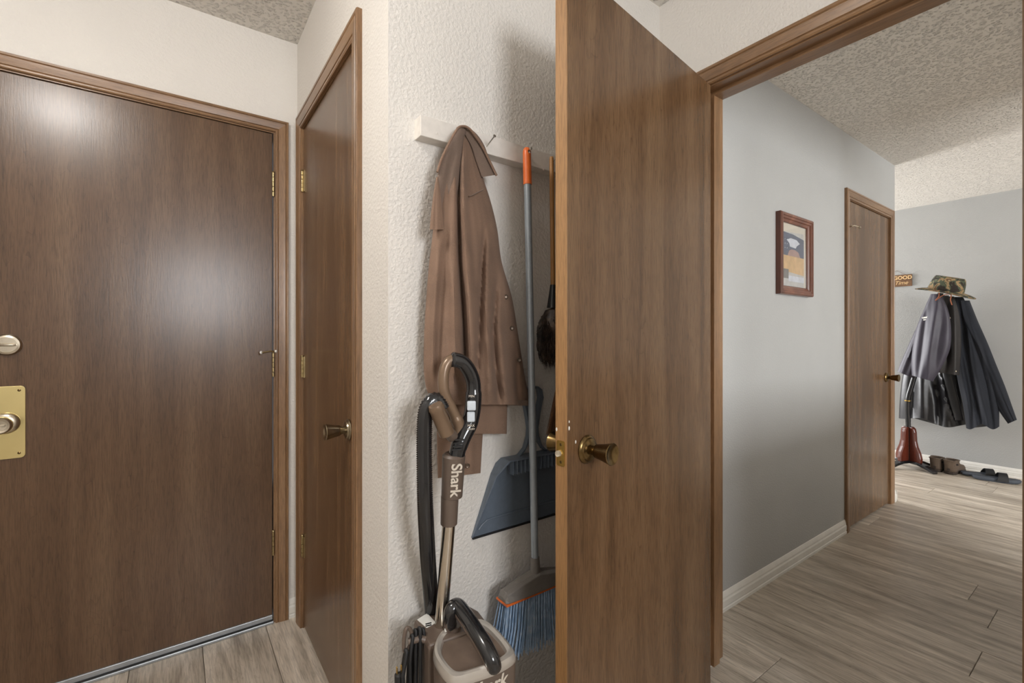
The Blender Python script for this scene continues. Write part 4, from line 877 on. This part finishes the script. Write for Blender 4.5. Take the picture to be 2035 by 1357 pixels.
for q in (((1832, 630), (1843, 629), (1842, 632), (1833, 633)), ((1835, 634), (1841, 634), (1840, 636), (1835, 637))):
    e = [surf(k1b, a, b) + Vector((-0.0015, 0, 0)) for a, b in q]; MB().add(e + [p + Vector((0.006, 0, 0)) for p in e], [(0, 1, 2, 3), (7, 6, 5, 4), (0, 4, 5, 1), (1, 5, 6, 2), (2, 6, 7, 3), (3, 7, 4, 0)]).build('logo_patch', M_stk, k1)
k2 = coat('black_jacket', 'short brown-black jacket with zip pulls hung over the leather coat', fC(0)(1880, 742, 0))
k2b = garment('body', [(589, 1868, 1896), (622, 1866, 1906), (660, 1862, 1910), (700, 1856, 1910), (742, 1853, 1906)], fC(0.105), lambda v: 0.015 + 0.030 * min(1, 2 * v), M_c2, k2,
    creases=[([(610, 1882), (700, 1884), (740, 1880)], 4, -0.018), ([(610, 1896), (740, 1898)], 6, 0.012), ([(640, 1870), (740, 1866)], 5, 0.010)], back=0.012, nv_=50, nu=60, ripple=0.005, rn=2, seed=5, skew=lambda u, v: v * v * (-4 + 8 * u))
for (a, b) in ((1888, 632), (1888, 641), (1862, 733), (1900, 738)):
    MB().lathe([(0.0005, -0.006), (0.004, -0.004), (0.005, 0), (0.003, 0.008), (0.0005, 0.010)], Matrix.Translation(surf(k2b, a, b) + Vector((-0.002, 0, 0))), 8).build('zip_pull', M_nick, k2, smooth=True)

# camouflage hat on the rack
m, nt, b = base('camouflage'); v = coords(nt); nz = N(nt, 'ShaderNodeTexNoise', Scale=16.0, Detail=3.0, Distortion=0.8); nt.links.new(v, nz.inputs['Vector'])
r_ = N(nt, 'ShaderNodeValToRGB'); r_.color_ramp.interpolation = 'CONSTANT'; e = r_.color_ramp.elements
for i, (p, c) in enumerate(((0, (44, 36, 30)), (0.42, (74, 80, 62)), (0.5, (150, 126, 92)), (0.57, (104, 78, 54)), (0.64, (178, 164, 134)))):
    if i > 1: e.new(p)
    e[i].position = p; e[i].color = lin(c)
nt.links.new(nz.outputs['Fac'], r_.inputs[0]); nt.links.new(r_.outputs[0], b.inputs['Base Color']); b.inputs['Roughness'].default_value = 0.9
M_camo = m; M_brimu = cloth('hat_lining', (196, 190, 176), var=0.08)
hc = onX(1878, 580, 5.36); hat = thing('hat', 'camouflage brimmed hat resting on top of the coats', 'hat', hc)
HM = Matrix.Translation(hc) @ Matrix.Rotation(R(17), 4, 'X') @ Matrix.Rotation(R(-4), 4, 'Y')
def hring(r, z, curl=0.0, ex=0.92, n=40):
    return [HM @ Vector((r * ex * math.cos(6.2832 * k / n), r * math.sin(6.2832 * k / n), z + curl * (math.sin(6.2832 * k / n) ** 2) ** 1 - curl * 0.35)) for k in range(n)]
MB().loft([hring(0.118, 0.010), hring(0.118, 0.04), hring(0.112, 0.085), hring(0.102, 0.118), hring(0.094, 0.128), hring(0.06, 0.122), hring(0.01, 0.116)], True).build('crown', M_camo, hat, smooth=True)
MB().loft([hring(0.112, 0.014), hring(0.16, 0.004, 0.0), hring(0.200, 0.0, -0.020), hring(0.204, -0.003, -0.020), hring(0.200, -0.006, -0.020), hring(0.16, -0.004), hring(0.112, 0.004)], False).build('brim', M_camo, hat, smooth=True)
MB().loft([hring(0.197, -0.0075, -0.020), hring(0.16, -0.0055), hring(0.112, 0.002), hring(0.10, 0.003)], False).build('brim_lining', M_brimu, hat, smooth=True)
MB().loft([hring(0.1195, 0.012), hring(0.1205, 0.016), hring(0.1205, 0.030), hring(0.119, 0.034)], False).build('hat_band', M_camo, hat, smooth=True)
fK = lambda a, b: onX(a, b, 5.24)
M_cord = plain('rust_cord', (150, 88, 58), 0.8)
MB().tube(spline([fK(1866, 576), fK(1866, 588), fK(1859, 597), fK(1870, 589), fK(1880, 585), fK(1890, 586), fK(1889, 596), fK(1892, 606)], 5), 0.0035, 8).build('chin_cord', M_cord, hat, smooth=True)

# boots and sandals
M_boot = cloth('brown_suede', (92, 77, 64), rough=0.85, scale=300, var=0.2); M_bsole = plain('boot_sole', (58, 48, 40), 0.8); M_bin = plain('boot_inside', (40, 32, 28), 0.9)
def boot_parts(loc, rz, label):
    t_ = thing('boot', label, 'boot', loc, group='pair of brown boots by the coat rack')
    M_ = Matrix.Translation(loc) @ Matrix.Rotation(rz, 4, 'Z')
    def foot(k, n=20):   # outline along local x (heel at 0, toe at 0.27)
        pts = [(0.0, 0.0), (0.006, 0.028), (0.03, 0.040), (0.10, 0.036), (0.17, 0.046), (0.22, 0.046), (0.255, 0.032), (0.272, 0.0)]
        o_ = pts + [(x, -y) for x, y in reversed(pts[1:-1])]
        return [(0.135 + (x - 0.135) * k, y * k) for x, y in o_]
    MB().loft([[M_ @ Vector((x, y, z)) for x, y in foot(k)] for k, z in ((0.99, 0.0), (1.02, 0.004), (1.02, 0.020), (1.0, 0.022))], True).build('sole', M_bsole, t_, smooth=50)
    rr = []
    for z, x1, ky in ((0.020, 0.268, 1.0), (0.045, 0.262, 1.0), (0.062, 0.235, 0.96), (0.075, 0.175, 0.93), (0.092, 0.125, 0.92), (0.112, 0.112, 0.95), (0.118, 0.112, 0.98)):
        rr.append([M_ @ Vector((x / 0.272 * x1 + 0.002, y * ky, z + (0.006 if x < 0.02 and z > 0.1 else 0))) for x, y in foot(0.99)])
    MB().loft(rr, False).build('upper', M_boot, t_, smooth=60, solid=0.003)
    MB().loft([[M_ @ Vector((x / 0.272 * 0.112 + 0.002, y * 0.9, z)) for x, y in foot(0.94)] for z in (0.108, 0.075)], True).build('lining', M_bin, t_)
    MB().tube([M_ @ Vector((x / 0.272 * 0.112 + 0.002, y * 0.97, 0.118)) for x, y in foot(1.0)] + [M_ @ Vector((0.002, 0, 0.118))], 0.005, 8).build('padded_collar', M_boot, t_, smooth=True)
    MB().box((-0.004, -0.010, 0.028), (0.004, 0.010, 0.050), M_).build('heel_patch', M_bsole, t_, bevel=0.002)
b1 = onZ(1858, 934, 0); b2 = onZ(1886, 937, 0)
boot_parts(Vector((5.43, onX(1857, 930, 5.43).y, 0)), R(-3), 'low brown suede boot next to the coat rack foot')
boot_parts(Vector((5.42, onX(1885, 930, 5.42).y, 0)), R(-7), 'low brown suede boot next to the flip-flops')
M_sand = plain('slate_foam', (72, 78, 88), 0.6, bump=0.1, bscale=200); M_strap = plain('black_strap', (26, 26, 28), 0.6)
def sandal(loc, rz, label):
    t_ = thing('sandal', label, 'sandal', loc, group='pair of dark slide sandals by the far wall')
    M_ = Matrix.Translation(loc) @ Matrix.Rotation(rz, 4, 'Z')
    pts = [(0, 0), (0.008, 0.026), (0.04, 0.036), (0.10, 0.032), (0.17, 0.042), (0.23, 0.048), (0.265, 0.038), (0.285, 0.010)]
    o_ = pts + [(x, -y) for x, y in reversed(pts[1:])]
    MB().loft([[M_ @ Vector((0.14 + (x - 0.14) * k, y * k, z + 0.006 * (abs(x - 0.14) / 0.14) ** 2)) for x, y in o_] for k, z in ((0.95, 0.0), (1.0, 0.006), (1.02, 0.022), (0.97, 0.027))], True).build('sole', M_sand, t_, smooth=50)
    rg = []
    for k in range(13):
        a = math.pi * k / 12; c_, s_ = math.cos(a), math.sin(a)
        rg.append([M_ @ Vector((x, c_ * (0.048 + e_), 0.012 + s_ * (0.058 + e_))) for x, e_ in ((0.135 + 0.02 * s_, 0), (0.205, 0), (0.205, 0.005), (0.135 + 0.02 * s_, 0.005))])
    MB().loft(rg, True).build('strap', M_strap, t_, smooth=50)
sandal(Vector((5.50, onX(1909, 935, 5.50).y, 0)), R(-64), 'dark slide sandal lying against the brown boot')
sandal(Vector((5.43, onX(1932, 945, 5.43).y, 0)), R(-70), 'dark slide sandal lying farthest from the coat rack')
